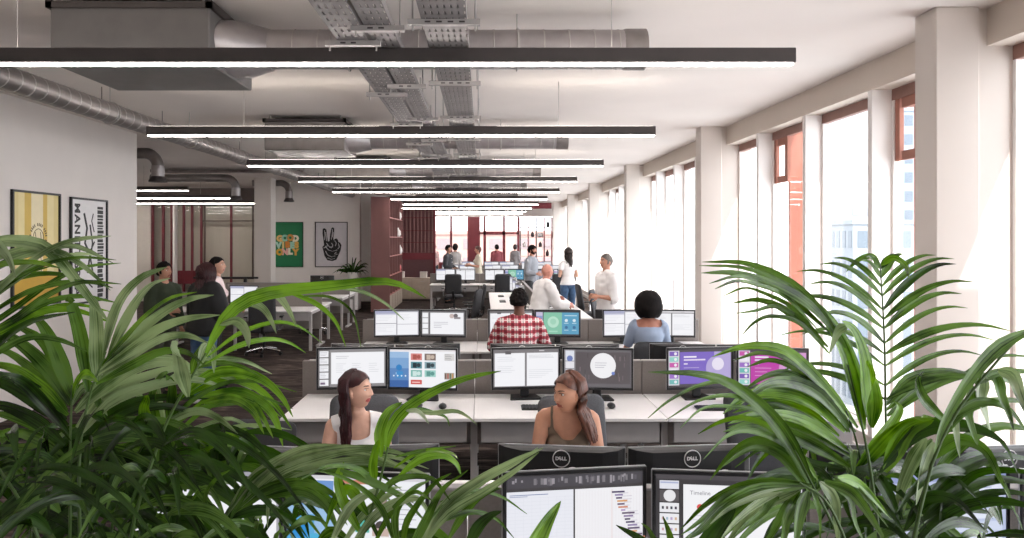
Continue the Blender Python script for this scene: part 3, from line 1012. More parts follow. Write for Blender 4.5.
def scr_gantt():
    s = [('r', 0, 0, 1, 1, '#3e3b3d'), ('r', 0, 0.0, 0.485, 0.80, '#e9eaf2'), ('r', 0.497, 0.0, 1, 0.80, '#f0eff3'), ('r', 0, 0.84, 1, 0.985, '#47444a')]
    rr = random.Random(3)
    for k in range(46):
        u = 0.02 + 0.95 * rr.random()
        s.append(('r', u, 0.86 + 0.07 * rr.random(), u + 0.006 + 0.018 * rr.random(), 0.94 + 0.03 * rr.random(), ['#7d797e', '#5f5b62', '#9a959b'][k % 3]))
    s += [('r', 0.02, 0.755, 0.30, 0.765, '#7a88ad'), ('r', 0.02, 0.735, 0.15, 0.745, '#9aa3bd')]
    s += [('r', 0, 0.72 - 0.045 * k, 0.485, 0.722 - 0.045 * k, '#d3d6e2') for k in range(17)]
    s += [('r', 0.06 + 0.06 * k, 0.0, 0.0615 + 0.06 * k, 0.73, '#d9dbe6') for k in range(7)]
    s += [('r', 0.51 + 0.022 * k, 0.0, 0.5112 + 0.022 * k, 0.78, '#e2d9dc') for k in range(22)]
    s += [('r', 0.765, 0.0, 0.768, 0.78, '#e3b8b0')]
    pal = ['#4b3f63', '#8f7fa8', '#5b4a6b', '#d9a066', '#6a5470', '#d08a6e', '#b39ac4', '#5d4a66', '#8b77a0', '#4f4560']
    for k in range(19):
        u = 0.765 + 0.0095 * k + 0.014 * rr.random()
        v = 0.735 - 0.039 * k
        s.append(('r', u, v, u + 0.03 + 0.07 * rr.random(), v + 0.022, pal[k % 10]))
        s.append(('r', u + 0.05, v - 0.012, u + 0.08 + 0.05 * rr.random(), v - 0.004, '#c9c4d0'))
    return s
def scr_timeline():
    s = [('r', 0, 0, 1, 1, '#3a373a'), ('r', 0.0, 0.94, 1, 1, '#4c484c'), ('r', 0.02, 0, 0.165, 0.93, '#2c292c')]
    s += [('r', 0.025, 0.815, 0.16, 0.92, '#e4e5ee'), ('r', 0.03, 0.885, 0.155, 0.905, '#aeb6d6'), ('r', 0.025, 0.655, 0.16, 0.80, '#5a5558'), ('c', 0.095, 0.73, 0.042, '#e8e7ea')]
    for k in range(4):
        v = 0.52 - 0.135 * k
        s += [('r', 0.025, v, 0.16, v + 0.12, '#ececf0')]
        s += [('r', 0.04 + 0.03 * j, v + 0.04, 0.055 + 0.03 * j, v + 0.075, (['#3b3b45', '#5c4a4f', '#2f3a44', '#453a4a'] if k == 0 else ['#c9a0a4', '#9fb7c9', '#b8a0c9', '#d0b090'])[j]) for j in range(4)]
    s += [('r', 0.19, 0.0, 1, 0.88, '#f3f3f6'), ('t', 0.235, 0.775, 0.022, 'Timeline', '#7a7880')]
    s += [('c', 0.305, 0.60, 0.022, '#d9534f'), ('c', 0.445, 0.595, 0.018, '#4a7fb8'), ('c', 0.575, 0.585, 0.018, '#49b8a8'), ('c', 0.70, 0.585, 0.018, '#8f6fb8'), ('r', 0.32, 0.598, 0.70, 0.602, '#c9c9d2'), ('t', 0.300, 0.60, 0.010, '1', '#ffffff')]
    s += lines(0.25, 0.50, 0.38, 4, 0.05, '#d3d3da', 5) + lines(0.40, 0.50, 0.52, 4, 0.05, '#d3d3da', 6) + [('r', 0.22, 0.28, 0.34, 0.287, '#7fb8d0')]
    return s
def scr_photo_page():
    s = [('r', 0, 0, 1, 1, '#eef0f4'), ('r', 0, 0.95, 1, 1, '#d5d3d8'), ('r', 0, 0, 0.34, 0.93, '#9cc0e2'), ('r', 0, 0.62, 0.34, 0.93, '#6f97cf'), ('r', 0.0, 0.0, 0.2, 0.5, '#5aa8d8'), ('c', 0.1, 0.3, 0.06, '#2f8fd0'), ('c', 0.2, 0.18, 0.05, '#4fb0d8'), ('r', 0.36, 0.6, 0.44, 0.92, '#4fa890'), ('r', 0.4, 0.9, 0.62, 0.95, '#c9836a')]
    s += [('c', 0.68, 0.74, 0.05, '#5a4a48'), ('r', 0.64, 0.60, 0.72, 0.72, '#a58f86'), ('c', 0.68, 0.38, 0.04, '#4a4240'), ('r', 0.62, 0.26, 0.74, 0.36, '#c7b0a4'), ('r', 0.5, 0.02, 0.72, 0.08, '#2f9a92'), ('r', 0.5, 0.3, 0.6, 0.5, '#58b8a8')]
    s += lines(0.76, 0.85, 0.97, 8, 0.06, TX, 2) + lines(0.76, 0.3, 0.97, 5, 0.05, LG, 4)
    return s
def scr_blue_panel():
    s = [('r', 0, 0, 1, 1, '#b9c3e0'), ('r', 0, 0.9, 1, 1, '#8f9ac6')] + [('r', 0.03, 0.72 - 0.16 * k, 0.97, 0.84 - 0.16 * k, '#cfd8ee' if k % 2 else '#dfe5f4') for k in range(5)] + lines(0.06, 0.8, 0.9, 6, 0.14, '#8f9cc4', 2)
    return s

def monitor(x, y, z, rz, label, spec=None, group=None, logo=True, low=False):
    t = copy_tree(SHELL_LOW if low else SHELL_PROTO, (x, y, z), rz, label, group, skip=() if logo else ('maker_logo',))
    mb, mats = screen_mesh(spec or scr_two_docs(1), LOW if low else PZ0)
    key = label
    mb.build('screen', mats, t)
    return t
PAIRX = [-0.76, 0.64, 2.04]
PAIRN = ['aisle-end', 'middle', 'window-end']
contents = {
    (0, 0, 0): ('with plain white documents half hidden by the big palm', scr_panes(3)),
    (0, 0, 1): ('showing a blue page with photos behind palm leaves', scr_photo_page()),
    (0, 1, 0): ('showing a spreadsheet and stepped bar chart', scr_gantt()),
    (0, 1, 1): ('showing a white slide with coloured dots', scr_timeline()),
    (0, 2, 0): ('showing pale blue rows behind the palm', scr_blue_panel()),
    (0, 2, 1): ('mostly hidden by the dark palm leaves', scr_blue_panel()),
    (1, 0, 0): ('showing a white page beside thumbnails', scr_thumbs_doc()),
    (1, 0, 1): ('showing a blue web page with picture tiles', scr_webpage()),
    (1, 1, 0): ('showing two white documents', scr_two_docs(3)),
    (1, 1, 1): ('showing a dark slide with white circle', scr_dark_circle()),
    (1, 2, 0): ('showing a violet slide', scr_color_slide('#7a63c0', '#b3a6d6', 0)),
    (1, 2, 1): ('showing a pink slide', scr_color_slide('#bd3fa6', '#d79ccf', 2)),
    (2, 0, 0): ('showing four white panes', scr_panes(0)),
    (2, 0, 1): ('showing a white slide with a small picture', scr_slide_white(2)),
    (2, 1, 0): ('partly behind the plaid shirt man', scr_two_docs(9)),
    (2, 1, 1): ('showing a green and blue slide', scr_teal()),
    (2, 2, 0): ('with white panes beside black haired woman', scr_panes(6)),
    (2, 2, 1): ('with white page behind black haired woman', scr_two_docs(12, bar='#d8d6da')),
}
SIDE = ['aisle-side', 'window-side']
for r, y in enumerate(BY):
    for p, px in enumerate(PAIRX):
        for s in (0, 1):
            x = px + (-0.285 if s == 0 else 0.285)
            d, sp = contents.get((r, p, s), ('glowing white far off', [scr_panes(3), scr_two_docs(2, bar='#d8d6da'), scr_two_docs(4), scr_teal(), scr_color_slide('#8d8f9c', '#b9bac4', 1), scr_color_slide('#8d8f9c', '#b9bac4', 3)][p * 2 + s] if r == 3 else scr_panes(r)))
            lab = '%s screen, %s pair, %s, %s' % (SIDE[s], PAIRN[p], ROWNAME[r], d)
            rz = R(7 if s == 0 else -5) * (1.0 if r else 1.15)
            monitor(x, y - (0.30 if r else 0.27) + (0.03 if s == 0 else 0.0), 0.73, -rz if False else rz * (1 if True else 1), lab, sp, 'screens facing the camera')
            if r < 4:
                lab = 'dark monitor back, %s one, %s pair, %s, facing away' % (SIDE[s], PAIRN[p], ROWNAME[r])
                monitor(px + (-0.285 if s == 0 else 0.285), y + 0.24, 0.73, R(180) + R(-6 if s == 0 else 6), lab, scr_panes(r + p), 'monitors facing away', low=True)
# lift the front bench's rear monitors onto the desktop
# monitors on the lengthwise bench, seen edge-on
for k, yy in enumerate((12.6, 13.2, 13.95, 14.55, 15.3, 15.9)):
    monitor(0.70, yy, 0.73, R(-90 + (12 if k % 2 else -10)), 'pale edge-on monitor on the lengthwise bench beside the bald man, aisle row', scr_panes(k), 'edge-on monitors of the lengthwise bench')
for k, yy in enumerate((12.7, 13.3, 14.1, 14.7)):
    monitor(1.28, yy, 0.73, R(90 + (12 if k % 2 else -10)), 'dark edge-on monitor on the lengthwise bench beyond the bald man, window row', scr_panes(k), 'edge-on monitors facing the windows')
monitor(-4.42, 13.0, 0.73, R(-6), 'lone screen with bluish page on the side bay bench near the pillar', scr_panes(2))
monitor(-3.75, 16.45, 0.73, R(180), 'monitor seen from behind on the side bay bench under the green poster', scr_panes(2))
for o in [SHELL_PROTO, SHELL_LOW] + list(SHELL_PROTO.children) + list(SHELL_LOW.children):
    bpy.data.objects.remove(o)

# ---------------------------------------------------------------- keyboards and mice
def keyboard_mesh():
    m = MB()
    m.box(-0.20, 0.20, -0.065, 0.065, 0, 0.014, 0.004)
    for r_ in range(5):
        for c_ in range(15):
            if r_ == 0 and 4 <= c_ <= 9:
                continue
            m.box(-0.19 + c_ * 0.0255, -0.169 + c_ * 0.0255, -0.056 + r_ * 0.0225, -0.037 + r_ * 0.0225, 0.014, 0.019, 0.0)
    m.box(-0.085, 0.062, -0.056, -0.037, 0.014, 0.019)
    return m
def mouse_mesh():
    m = MB()
    m.ball((0, 0, 0.012), (0.031, 0.055, 0.022), 14, 8)
    m.box(-0.003, 0.003, 0.015, 0.04, 0.028, 0.036, 0.001, mi=1)
    return m
kb0 = keyboard_mesh().build('keyboard', [BLACK])
ms0 = mouse_mesh().build('computer_mouse', [BLACK, SILVER])
used = [0, 0]
def keyboard(x, y, label, rz=0.0):
    o = kb0 if not used[0] else kb0.copy()
    if used[0]: C.objects.link(o)
    used[0] = 1
    o.location = (x, y, 0.73); o.rotation_euler = (0, 0, rz)
    tag(o, label, 'keyboard')
def mouse(x, y, label):
    o = ms0 if not used[1] else ms0.copy()
    if used[1]: C.objects.link(o)
    used[1] = 1
    o.location = (x, y, 0.735)
    tag(o, label, 'mouse')
keyboard(0.50, 5.34, 'black keyboard behind the woman in the taupe top, on the clear white bench')
keyboard(-0.66, 5.36, 'black keyboard behind the woman in the white top, under the blue web page screen')
keyboard(1.83, 5.32, 'black keyboard under the violet slide screen on the second bench')
keyboard(-0.70, 8.35, 'black keyboard on the third bench under the four-pane screen', 0.03)
mouse(0.99, 5.36, 'black mouse under the dark slide screen on the second bench')
mouse(-0.30, 5.34, 'black mouse beside the woman in the white top on the second bench')
keyboard(0.42, 15.6, 'black keyboard at the far end of the lengthwise bench', R(90))
keyboard(0.42, 14.3, 'black keyboard halfway along the lengthwise bench', R(90))
keyboard(1.55, 13.2, 'black keyboard on the window side of the lengthwise bench', R(90))
# desk telephone-like stand base items on the third bench
# ---------------------------------------------------------------- office chairs
def rounded_panel(w, h, r, n=6):
    pts = []
    for (cx, cy, a0) in ((w / 2 - r, h - r, 0), (-w / 2 + r, h - r, 90), (-w / 2 + r, r, 180), (w / 2 - r, r, 270)):
        for k in range(n + 1):
            a = R(a0 + 90 * k / n)
            pts.append((cx + r * math.cos(a), cy + r * math.sin(a)))
    return pts
def cushion(m, outline, M, t, bulge=0.012, mi=0):
    """soft panel: outline, inset crown on both faces"""
    cx = sum(p[0] for p in outline) / len(outline); cy = sum(p[1] for p in outline) / len(outline)
    n = len(outline)
    lay = []
    for (sc, z) in ((0.72, -bulge), (0.94, 0.0), (1.0, t * 0.35), (1.0, t * 0.65), (0.94, t), (0.72, t + bulge)):
        lay.append([M @ Vector((cx + (x - cx) * sc, cy + (y - cy) * sc, z)) for x, y in outline])
    vs = [p for l in lay for p in l]
    fs = []
    for i in range(len(lay) - 1):
        for j in range(n):
            j2 = (j + 1) % n
            fs.append((i * n + j, i * n + j2, (i + 1) * n + j2, (i + 1) * n + j))
    fs.append(tuple(range(n))[::-1]); fs.append(tuple(range((len(lay) - 1) * n, len(lay) * n)))
    m.add(vs, fs, mi, True)
def make_chair(fabric, mesh_back=False):
    """faces local -y; seat at 0.47"""
    t = thing('office_chair', 'x', 'chair')
    m = MB()
    cushion(m, rounded_panel(0.48, 0.46, 0.09), Matrix.Translation((0, -0.22, 0.42)), 0.06)
    m.build('seat', fabric, t)
    m = MB()
    Mb = Matrix.Translation((0, 0.24, 0.53)) @ Matrix.Rotation(R(80), 4, 'X')
    cushion(m, rounded_panel(0.45, 0.54, 0.07), Mb, 0.045, 0.008)
    m.build('backrest', fabric, t)
    m = MB()
    m.tube([(0, 0.05, 0.40), (0, 0.24, 0.40), (0, 0.275, 0.46), (0, 0.30, 0.62)], [(0.03, 0.012)] * 4, 8, side=(1, 0, 0))
    m.build('back_bracket', BLACK, t)
    for s in (-1, 1):
        m = MB()
        m.tube([(s * 0.20, -0.02, 0.41), (s * 0.29, -0.02, 0.43), (s * 0.295, -0.02, 0.50), (s * 0.295, -0.02, 0.655)], [(0.02, 0.008)] * 4, 8, side=(0, 1, 0))
        m.box(s * 0.295 - 0.035, s * 0.295 + 0.035, -0.14, 0.11, 0.655, 0.68, 0.008, mi=1)
        m.build('armrest', [CHROME, BLACK], t)
    m = MB(); m.cyl((0, 0, 0.10), (0, 0, 0.25), 0.028, n=14); m.cyl((0, 0, 0.25), (0, 0, 0.40), 0.018, n=14); m.box(-0.09, 0.09, -0.09, 0.09, 0.385, 0.415, 0.01)
    m.build('gas_lift', BLACK, t)
    m = MB()
    for k in range(5):
        a = 2 * math.pi * k / 5 + 0.3
        m.tube([(0.02 * math.cos(a), 0.02 * math.sin(a), 0.125), (0.15 * math.cos(a), 0.15 * math.sin(a), 0.105), (0.30 * math.cos(a), 0.30 * math.sin(a), 0.075)], [(0.028, 0.016), (0.022, 0.014), (0.014, 0.010)], 8)
    m.build('star_base', CHROME, t)
    for k in range(5):
        a = 2 * math.pi * k / 5 + 0.3
        m = MB(); c = Vector((0.30 * math.cos(a), 0.30 * math.sin(a), 0.032)); d = Vector((-math.sin(a), math.cos(a), 0)) * 0.022
        m.cyl(c - d, c + d, 0.030, n=12); m.cyl(c + Vector((0, 0, 0.02)), c + Vector((0, 0, 0.05)), 0.008, n=8)
        m.build('caster', BLACK, t)
    return t
chair_d = make_chair(CHAIR_F)
chair_l = make_chair(CHAIR_L)
first = {id(chair_d): True, id(chair_l): True}
def chair(x, y, rz, label, light=False):
    src = chair_l if light else chair_d
    if first[id(src)]:
        first[id(src)] = False
        src.location = (x, y, 0); src.rotation_euler = (0, 0, R(rz)); src['label'] = label
        return src
    return copy_tree(src, (x, y, 0), R(rz), label)
W1 = (-0.78, 4.18)      # seated women
W2 = (0.54, 4.12)
chair(W2[0] + 0.10, W2[1] + 0.12, 12, 'grey office chair carrying the woman in the taupe top', True).scale.z = 0.95
chair(W1[0] + 0.02, W1[1] + 0.06, 0, 'grey office chair carrying the woman in the white top', True)
chair(1.80, 4.15, 172 - 180 + 20, 'empty dark office chair by the palm at the window end of the front bench')
chair(-1.46, 4.22, -10, 'empty dark office chair standing at the aisle end of the front bench').scale.z = 0.8
PL = (0.37, 7.66)
AF = (1.80, 7.66)
chair(PL[0], PL[1], 180, 'dark office chair carrying the man in the plaid shirt').scale.z = 0.78
chair(AF[0] + 0.02, AF[1], 180, 'dark office chair carrying the woman with the black bob').scale.z = 0.88
chair(-0.76, 19.0, 178, 'dark office chair pushed up to the fourth bench at its aisle end')
chair(0.55, 19.1, 184, 'dark office chair at the fourth bench beyond the lengthwise bench')
chair(2.1, 19.1, 184, 'dark office chair at the fourth bench close to the windows')
chair(-0.35, 13.2, 255, 'dark office chair drawn up to the lengthwise bench, nearest the plaid shirt man')
chair(-0.25, 14.5, 275, 'dark office chair drawn up to the lengthwise bench, farther from the plaid shirt man')
chair(2.34, 13.0, 70, 'dark office chair on the window side of the lengthwise bench near the standing man')
chair(2.3, 14.6, 95, 'dark office chair on the window side of the lengthwise bench by the woman in jeans')
chair(-3.78, 12.15, 190, 'dark office chair with chrome base tucked at the near side bay bench', False)
chair(-3.55, 14.85, 170, 'dark office chair tucked at the side bay bench before the green poster')

# ---------------------------------------------------------------- red bookcase
bc = thing('bookcase', 'tall oxide red bookcase of open cubes, its closed end towards the benches', 'bookcase', (-2.79, 19.2, 0), 0)
m = MB(); m.box(-0.26, 0.26, 0, 0.03, 0, 3.16, 0.003); m.build('end_panel', RED, bc)
m = MB(); m.box(-0.26, -0.235, 0.03, 3.0, 0, 3.16); m.build('back_panel', RED, bc)
for z in (0.44, 0.975, 1.51, 2.045, 2.58, 3.135):
    m = MB(); m.box(-0.235, 0.26, 0.03, 3.0, z, z + 0.022); m.build('shelf', mat('oxide_red_shelf', '#a2645f', 0.6, var=0.04), bc)
for k in range(1, 6):
    m = MB(); y = 0.6 * k; m.box(-0.235, 0.255, y - 0.012, y + 0.012, 0.46, 3.135); m.build('divider', RED, bc)
m = MB(); m.box(-0.235, 0.262, 0.03, 3.0, 0, 0.44, 0.004)
for k in range(1, 5):
    m.box(0.262, 0.265, 0.6 * k - 0.004, 0.6 * k + 0.004, 0.03, 0.41, 0, 1)
m.build('base_cabinet', [mat('beige_cabinet', '#a8998a', 0.7, var=0.03), ALU_D], bc, label='beige base cabinet')
def lathe_thing(name, prof, material, loc, label, cat, group=None, n=16):
    m = MB(); m.lathe(prof, n)
    o = m.build(name, material)
    o.location = loc
    tag(o, label, cat, group)
    return o
CER = mat('white_ceramic', '#e8e4e0', 0.4, var=0.02)
vprof = [(0.001, 0), (0.07, 0), (0.10, 0.08), (0.09, 0.18), (0.04, 0.24), (0.045, 0.28), (0.035, 0.28), (0.03, 0.2), (0.001, 0.05)]
for (y, z, n_) in ((21.8, 2.602, 'highest filled'), (21.6, 2.067, 'second highest filled'), (22.0, 1.532, 'middle'), (21.7, 0.997, 'lower')):
    lathe_thing('vase', vprof, CER if n_ != 'lower' else mat('red_ceramic', '#c2575a', 0.4), (-2.6, y, z), ('white' if n_ != 'lower' else 'red') + ' vase on the %s cube of the red bookcase' % n_, 'vase', 'bookcase vases')
# low cabinet with boxes past the bookcase
t = thing('low_cabinet', 'low grey-beige cabinet running on from the red bookcase', 'cabinet', (-2.72, 22.55, 0))
m = MB(); m.box(-0.24, 1.15, 0, 0.4, 0.06, 0.74, 0.004); m.build('carcass', mat('beige_cabinet', '#a8998a', 0.7), t)
m = MB(); m.box(-0.2, 1.1, 0.04, 0.38, 0, 0.06); m.build('plinth', ALU_D, t)
for k in range(2):
    m = MB(); m.box(-0.22 + 0.68 * k, 0.44 + 0.68 * k, -0.018, 0.0, 0.09, 0.71, 0.003); d = m.build('door', mat('beige_door', '#b3a596', 0.7), t)
    m = MB(); m.box(0.05 + 0.68 * k, 0.17 + 0.68 * k, -0.03, -0.018, 0.62, 0.63, 0.002); m.build('handle', STEEL_L, d)
for (x, w, lab) in ((-2.25, 0.34, 'longer white carton on the low cabinet next to the red bookcase'), (-1.45, 0.22, 'small white carton on the low cabinet nearer the fourth bench')):
    m = MB(); m.box(-w / 2, w / 2, -0.12, 0.12, 0, 0.2, 0.006); m.box(-w / 2 - 0.004, w / 2 + 0.004, -0.124, 0.124, 0.14, 0.2, 0.004)
    o = m.build('carton', mat('white_card', '#d9d2cc', 0.8)); o.location = (x - 0.45, 22.77, 0.741); tag(o, lab, 'box')

# ---------------------------------------------------------------- open shelf at the far end
sh = thing('open_shelf', 'tall thin-framed open shelf filling the far end beside the windows', 'shelf', (1.72, 31.5, 0))
for k, x in enumerate((0.0, 0.36, 0.72, 1.08, 1.42, 1.72)):
    m = MB(); m.box(x - 0.018, x + 0.018, -0.17, -0.13, 0, 2.95); m.box(x - 0.018, x + 0.018, 0.13, 0.17, 0, 2.95)
    m.build('upright', mat('dusty_red_steel', '#9c5a5a', 0.5) if k in (1, 3, 4) else mat('dark_steel', '#3d3638', 0.5), sh)
for z in (0.3, 0.75, 1.2, 1.62, 2.05, 2.5, 2.93):
    m = MB(); m.box(0.0, 1.72, -0.17, 0.17, z, z + 0.02); m.build('shelf_board', mat('pale_shelf', '#8d7f7e', 0.6), sh)
SI = [('vase', 0.18, 1.64, 0), ('vase', 0.55, 2.07, 1), ('vase', 1.25, 2.52, 1), ('vase', 0.9, 1.64, 1), ('vase', 1.56, 1.64, 1), ('vase', 1.22, 1.22, 1), ('vase', 0.55, 1.22, 0), ('vase', 0.2, 0.77, 0)]
places = ['second column', 'column', 'fifth column', 'third column']
for k, (nm, x, z, dk) in enumerate(SI):
    lathe_thing('vase', [(r_ * 0.8, z_ * (0.8 + 0.1 * (k % 3))) for r_, z_ in vprof], mat('dark_ceramic', '#3a3335', 0.5) if dk else CER, (1.72 + x, 31.5, z + 0.001), '%s ornament on the far open shelf, %s column, %s tier' % ('dark' if dk else 'white', ['first', 'second', 'fourth', 'third', 'last', 'fourth', 'second', 'first'][k], ['fourth', 'fifth', 'top', 'fourth', 'fourth', 'third', 'third', 'second'][k]), 'ornament', 'shelf ornaments', 12)
for (x, z, w, h, lab) in ((0.9, 2.07, 0.24, 0.2, 'small dark framed print standing in the middle of the far open shelf'), (1.56, 2.07, 0.22, 0.24, 'dark framed print in the shelf column nearest the windows')):
    m = MB(); m.box(-w / 2, w / 2, 0, 0.02, 0, h); m.box(-w / 2 + 0.02, w / 2 - 0.02, -0.002, 0.0, 0.02, h - 0.02, 0, 1)
    o = m.build('picture_frame', [BLACK, LOGO_W]); o.location = (1.72 + x, 31.5, z + 0.001); tag(o, lab, 'picture')

# ---------------------------------------------------------------- white cabinet by the back wall
t = thing('storage_cabinet', 'white storage cabinet against the grey wall beside the red bookcase', 'cabinet', (-3.72, 19.3, 0))
m = MB(); m.box(-0.75, 0.30, 0, 0.45, 0.05, 0.82, 0.004); m.build('carcass', DESK_W, t)
m = MB(); m.box(-0.72, 0.27, 0.03, 0.43, 0, 0.05); m.build('plinth', ALU_D, t)
for k in range(2):
    m = MB(); m.box(-0.73 + 0.51 * k, -0.235 + 0.51 * k, -0.018, 0, 0.08, 0.79, 0.003); d = m.build('door', DESK_W, t)
    m = MB(); m.box(-0.28 + 0.075 * k, -0.265 + 0.075 * k, -0.035, -0.018, 0.4, 0.55, 0.003); m.build('handle', STEEL_L, d)

# ---------------------------------------------------------------- pictures
def framed(name, label, cat, M, w, h, fw=0.025):
    t = thing(name, label, cat)
    t.matrix_world = M            # local x right, y up, z out of the wall
    m = MB()
    for (a, b, c, d) in ((-w / 2, w / 2, h / 2 - fw, h / 2), (-w / 2, w / 2, -h / 2, -h / 2 + fw), (-w / 2, -w / 2 + fw, -h / 2 + fw, h / 2 - fw), (w / 2 - fw, w / 2, -h / 2 + fw, h / 2 - fw)):
        m.box(a, b, c, d, 0.0, 0.035, 0.003)
    m.build('frame', BLACK, t)
    return t
def sheet_rect(m, x0, x1, y0, y1, z, mi):
    m.add([(x0, y0, z), (x1, y0, z), (x1, y1, z), (x0, y1, z)], [(0, 1, 2, 3)], mi)
def wallM(x, y, z):     # on the left wall, facing +x
    return Matrix.Translation((x, y, z)) @ Matrix(((0, 0, 1, 0), (1, 0, 0, 0), (0, 1, 0, 0), (0, 0, 0, 1)))
def backM(x, y, z):     # on a wall facing the camera
    return Matrix.Translation((x, y, z)) @ Matrix.Rotation(R(90), 4, 'X')
# yellow poster (y 7.86 .. 8.76)
t = framed('framed_poster', 'black framed poster in yellow and cream vertical bands on the white wall', 'picture', wallM(-5.298, 8.31, 1.90), 0.90, 1.36)
m = MB()
w2, h2 = 0.425, 0.655
bands = [(-w2, -0.33, 1), (-0.33, -0.22, 2), (-0.22, -0.10, 3), (-0.10, 0.12, 4), (0.12, 0.20, 3), (0.20, 0.33, 2), (0.33, w2, 1)]
for a, b, i in bands:
    sheet_rect(m, a, b, -0.30, h2, 0.012, i)
sheet_rect(m, -w2, w2, -h2, -0.30, 0.012, 0)
for k in range(22):
    a = R(205 - k * 11)
    c = (0.03 + 0.15 * math.cos(a), 0.14 + 0.15 * math.sin(a))
    if k % 5 == 4: continue
    m.prism([(-0.008, -0.018), (0.008, -0.018), (0.008, 0.018), (-0.008, 0.018)], Matrix.Translation((c[0], c[1], 0.0125)) @ Matrix.Rotation(a - R(90), 4, 'Z'), 0.0005, 5)
m.tube([(0.03 + 0.10 * math.cos(R(a)), 0.12 + 0.12 * math.sin(R(a)), 0.013) for a in range(-30, 211, 20)], 0.004, 5, 5)
m.tube([(-0.03, 0.20, 0.013), (-0.01, 0.1, 0.013), (-0.05, 0.0, 0.013), (-0.02, -0.14, 0.013), (-0.03, -0.26, 0.013)], 0.004, 5, 5)
m.tube([(0.07, 0.2, 0.013), (0.09, 0.05, 0.013), (0.06, -0.05, 0.013), (0.1, -0.2, 0.013), (0.08, -0.28, 0.013)], 0.004, 5, 5)
m.build('print', [flat('#c39a2c'), flat('#d9c78a'), flat('#e2d29a'), flat('#cfae52'), flat('#e6d9b4'), flat('#5a4a22')], t)
# black and white poster (y 9.0 .. 9.9)
t = framed('framed_poster', 'black framed white poster with heavy black sideways lettering on the white wall', 'picture', wallM(-5.298, 9.42, 1.86), 0.88, 1.40)
m = MB()
sheet_rect(m, -0.415, 0.415, -0.675, 0.675, 0.012, 0)
Mt = Matrix.Rotation(R(-90), 4, 'Z')
add_text(m, 'MANITTISBRA', 0.17, Matrix.Translation((-0.28, 0.02, 0.0125)) @ Mt, 1, 0.006, 1.18)
rr = random.Random(11)
k = 0.60
while k > -0.60:
    h_ = 0.02 + 0.035 * rr.random()
    sheet_rect(m, 0.20, 0.36 - 0.03 * rr.random(), k - h_, k, 0.0125, 1)
    k -= h_ + 0.012
for (pts, r_) in (([(-0.12, 0.5), (-0.05, 0.3), (-0.10, 0.1), (0.02, -0.05), (-0.04, -0.3)], 0.022), ([(0.02, 0.35), (0.08, 0.1), (0.03, -0.1), (0.1, -0.35)], 0.018), ([(-0.1, -0.05), (0.05, 0.02), (0.13, 0.12)], 0.014), ([(0.1, 0.5), (0.06, 0.4), (0.12, 0.25)], 0.012), ([(-0.08, -0.4), (0.08, -0.5)], 0.012)):
    m.tube([(x, y, 0.0128) for x, y in pts], [(r_, 0.0006)] * len(pts), 6, 1, side=(1, 0, 0))
m.build('print', [flat('#dcdada'), flat('#1c1b1d')], t)
# green poster
t = framed('framed_poster', 'green poster reading GOOD VIBES ONLY on the grey wall', 'picture', backM((288.5 - CX) * 20 / F, 19.995, 2.03 + (CY - 244.5) * 20 / F), 0.85, 1.29, 0.014)
m = MB(); sheet_rect(m, -0.415, 0.415, -0.635, 0.635, 0.012, 0)
cols = ['#e8c47a', '#9fd8c0', '#e6a04e', '#f2ead2', '#b8e0d0', '#e9d48a', '#e8913f', '#a9dcc4', '#e7b25a', '#e6b03c', '#f0b8b0', '#f4ecd4', '#e4a850']
mats_ = [flat('#1f7a4d')] + [flat(c) for c in cols]
i = 1
for wd, y in (('GOOD', 0.175), ('VIBES', -0.02), ('ONLY', -0.215)):
    n = len(wd)
    sp = 0.152 if n == 4 else 0.128
    for j, ch in enumerate(wd):
        add_text(m, ch, 0.225, Matrix.Translation((-0.02 + (j - (n - 1) / 2) * sp, y + 0.01 * ((j * 7) % 3 - 1), 0.0125)), i, 0.02)
        i += 1
m.build('print', mats_, t)
# white poster with a black hand making a V sign
t = framed('framed_poster', 'white poster with a black patterned hand in a V sign on the grey wall', 'picture', backM((331.5 - CX) * 20 / F, 19.995, 2.03 + (CY - 244.5) * 20 / F), 0.93, 1.29, 0.022)
m = MB(); sheet_rect(m, -0.45, 0.45, -0.63, 0.63, 0.012, 0)
s_ = 0.93 / 330.0
def P(x, y): return ((x - 640) * s_, (275 - y) * s_)
hand = [P(548, 300), P(560, 345), P(570, 390), P(600, 435), P(650, 443), P(690, 430), P(712, 385), P(735, 330), P(742, 280), P(728, 255), P(712, 250), P(705, 225), P(690, 212), P(672, 220), P(664, 235), P(660, 215), P(668, 150), P(668, 112), P(655, 100), P(640, 110), P(628, 170), P(620, 240), P(606, 245), P(597, 190), P(590, 125), P(568, 108), P(552, 118), P(550, 160), P(560, 230), P(566, 280)]
def tri(poly, mi, z):
    n = len(poly); c = (sum(p[0] for p in poly) / n, sum(p[1] for p in poly) / n)
    m.add([(x, y, z) for x, y in poly], [tuple(range(n))], mi)
tri(hand[::-1] if sum((hand[i][0] * hand[(i + 1) % len(hand)][1] - hand[(i + 1) % len(hand)][0] * hand[i][1]) for i in range(len(hand))) < 0 else hand, 1, 0.0122)
for pts in ([(570, 130), (575, 180), (572, 230)], [(652, 120), (648, 170), (640, 225)], [(575, 290), (610, 330), (650, 345), (700, 330)], [(590, 260), (620, 300), (660, 300)], [(672, 235), (690, 260), (680, 290)], [(712, 265), (720, 300), (705, 320)], [(580, 340), (600, 380), (640, 400), (680, 390)], [(600, 410), (640, 425), (675, 415)], [(560, 310), (590, 300), (600, 280)], [(640, 260), (655, 280), (640, 310), (620, 300)], [(690, 350), (670, 370), (700, 375)], [(583, 150), (588, 200), (592, 240)], [(660, 150), (652, 200)]):
    m.tube([(*P(*p), 0.0125) for p in pts], [(0.010, 0.0004)] * len(pts), 5, 0, side=(1, 0, 0))
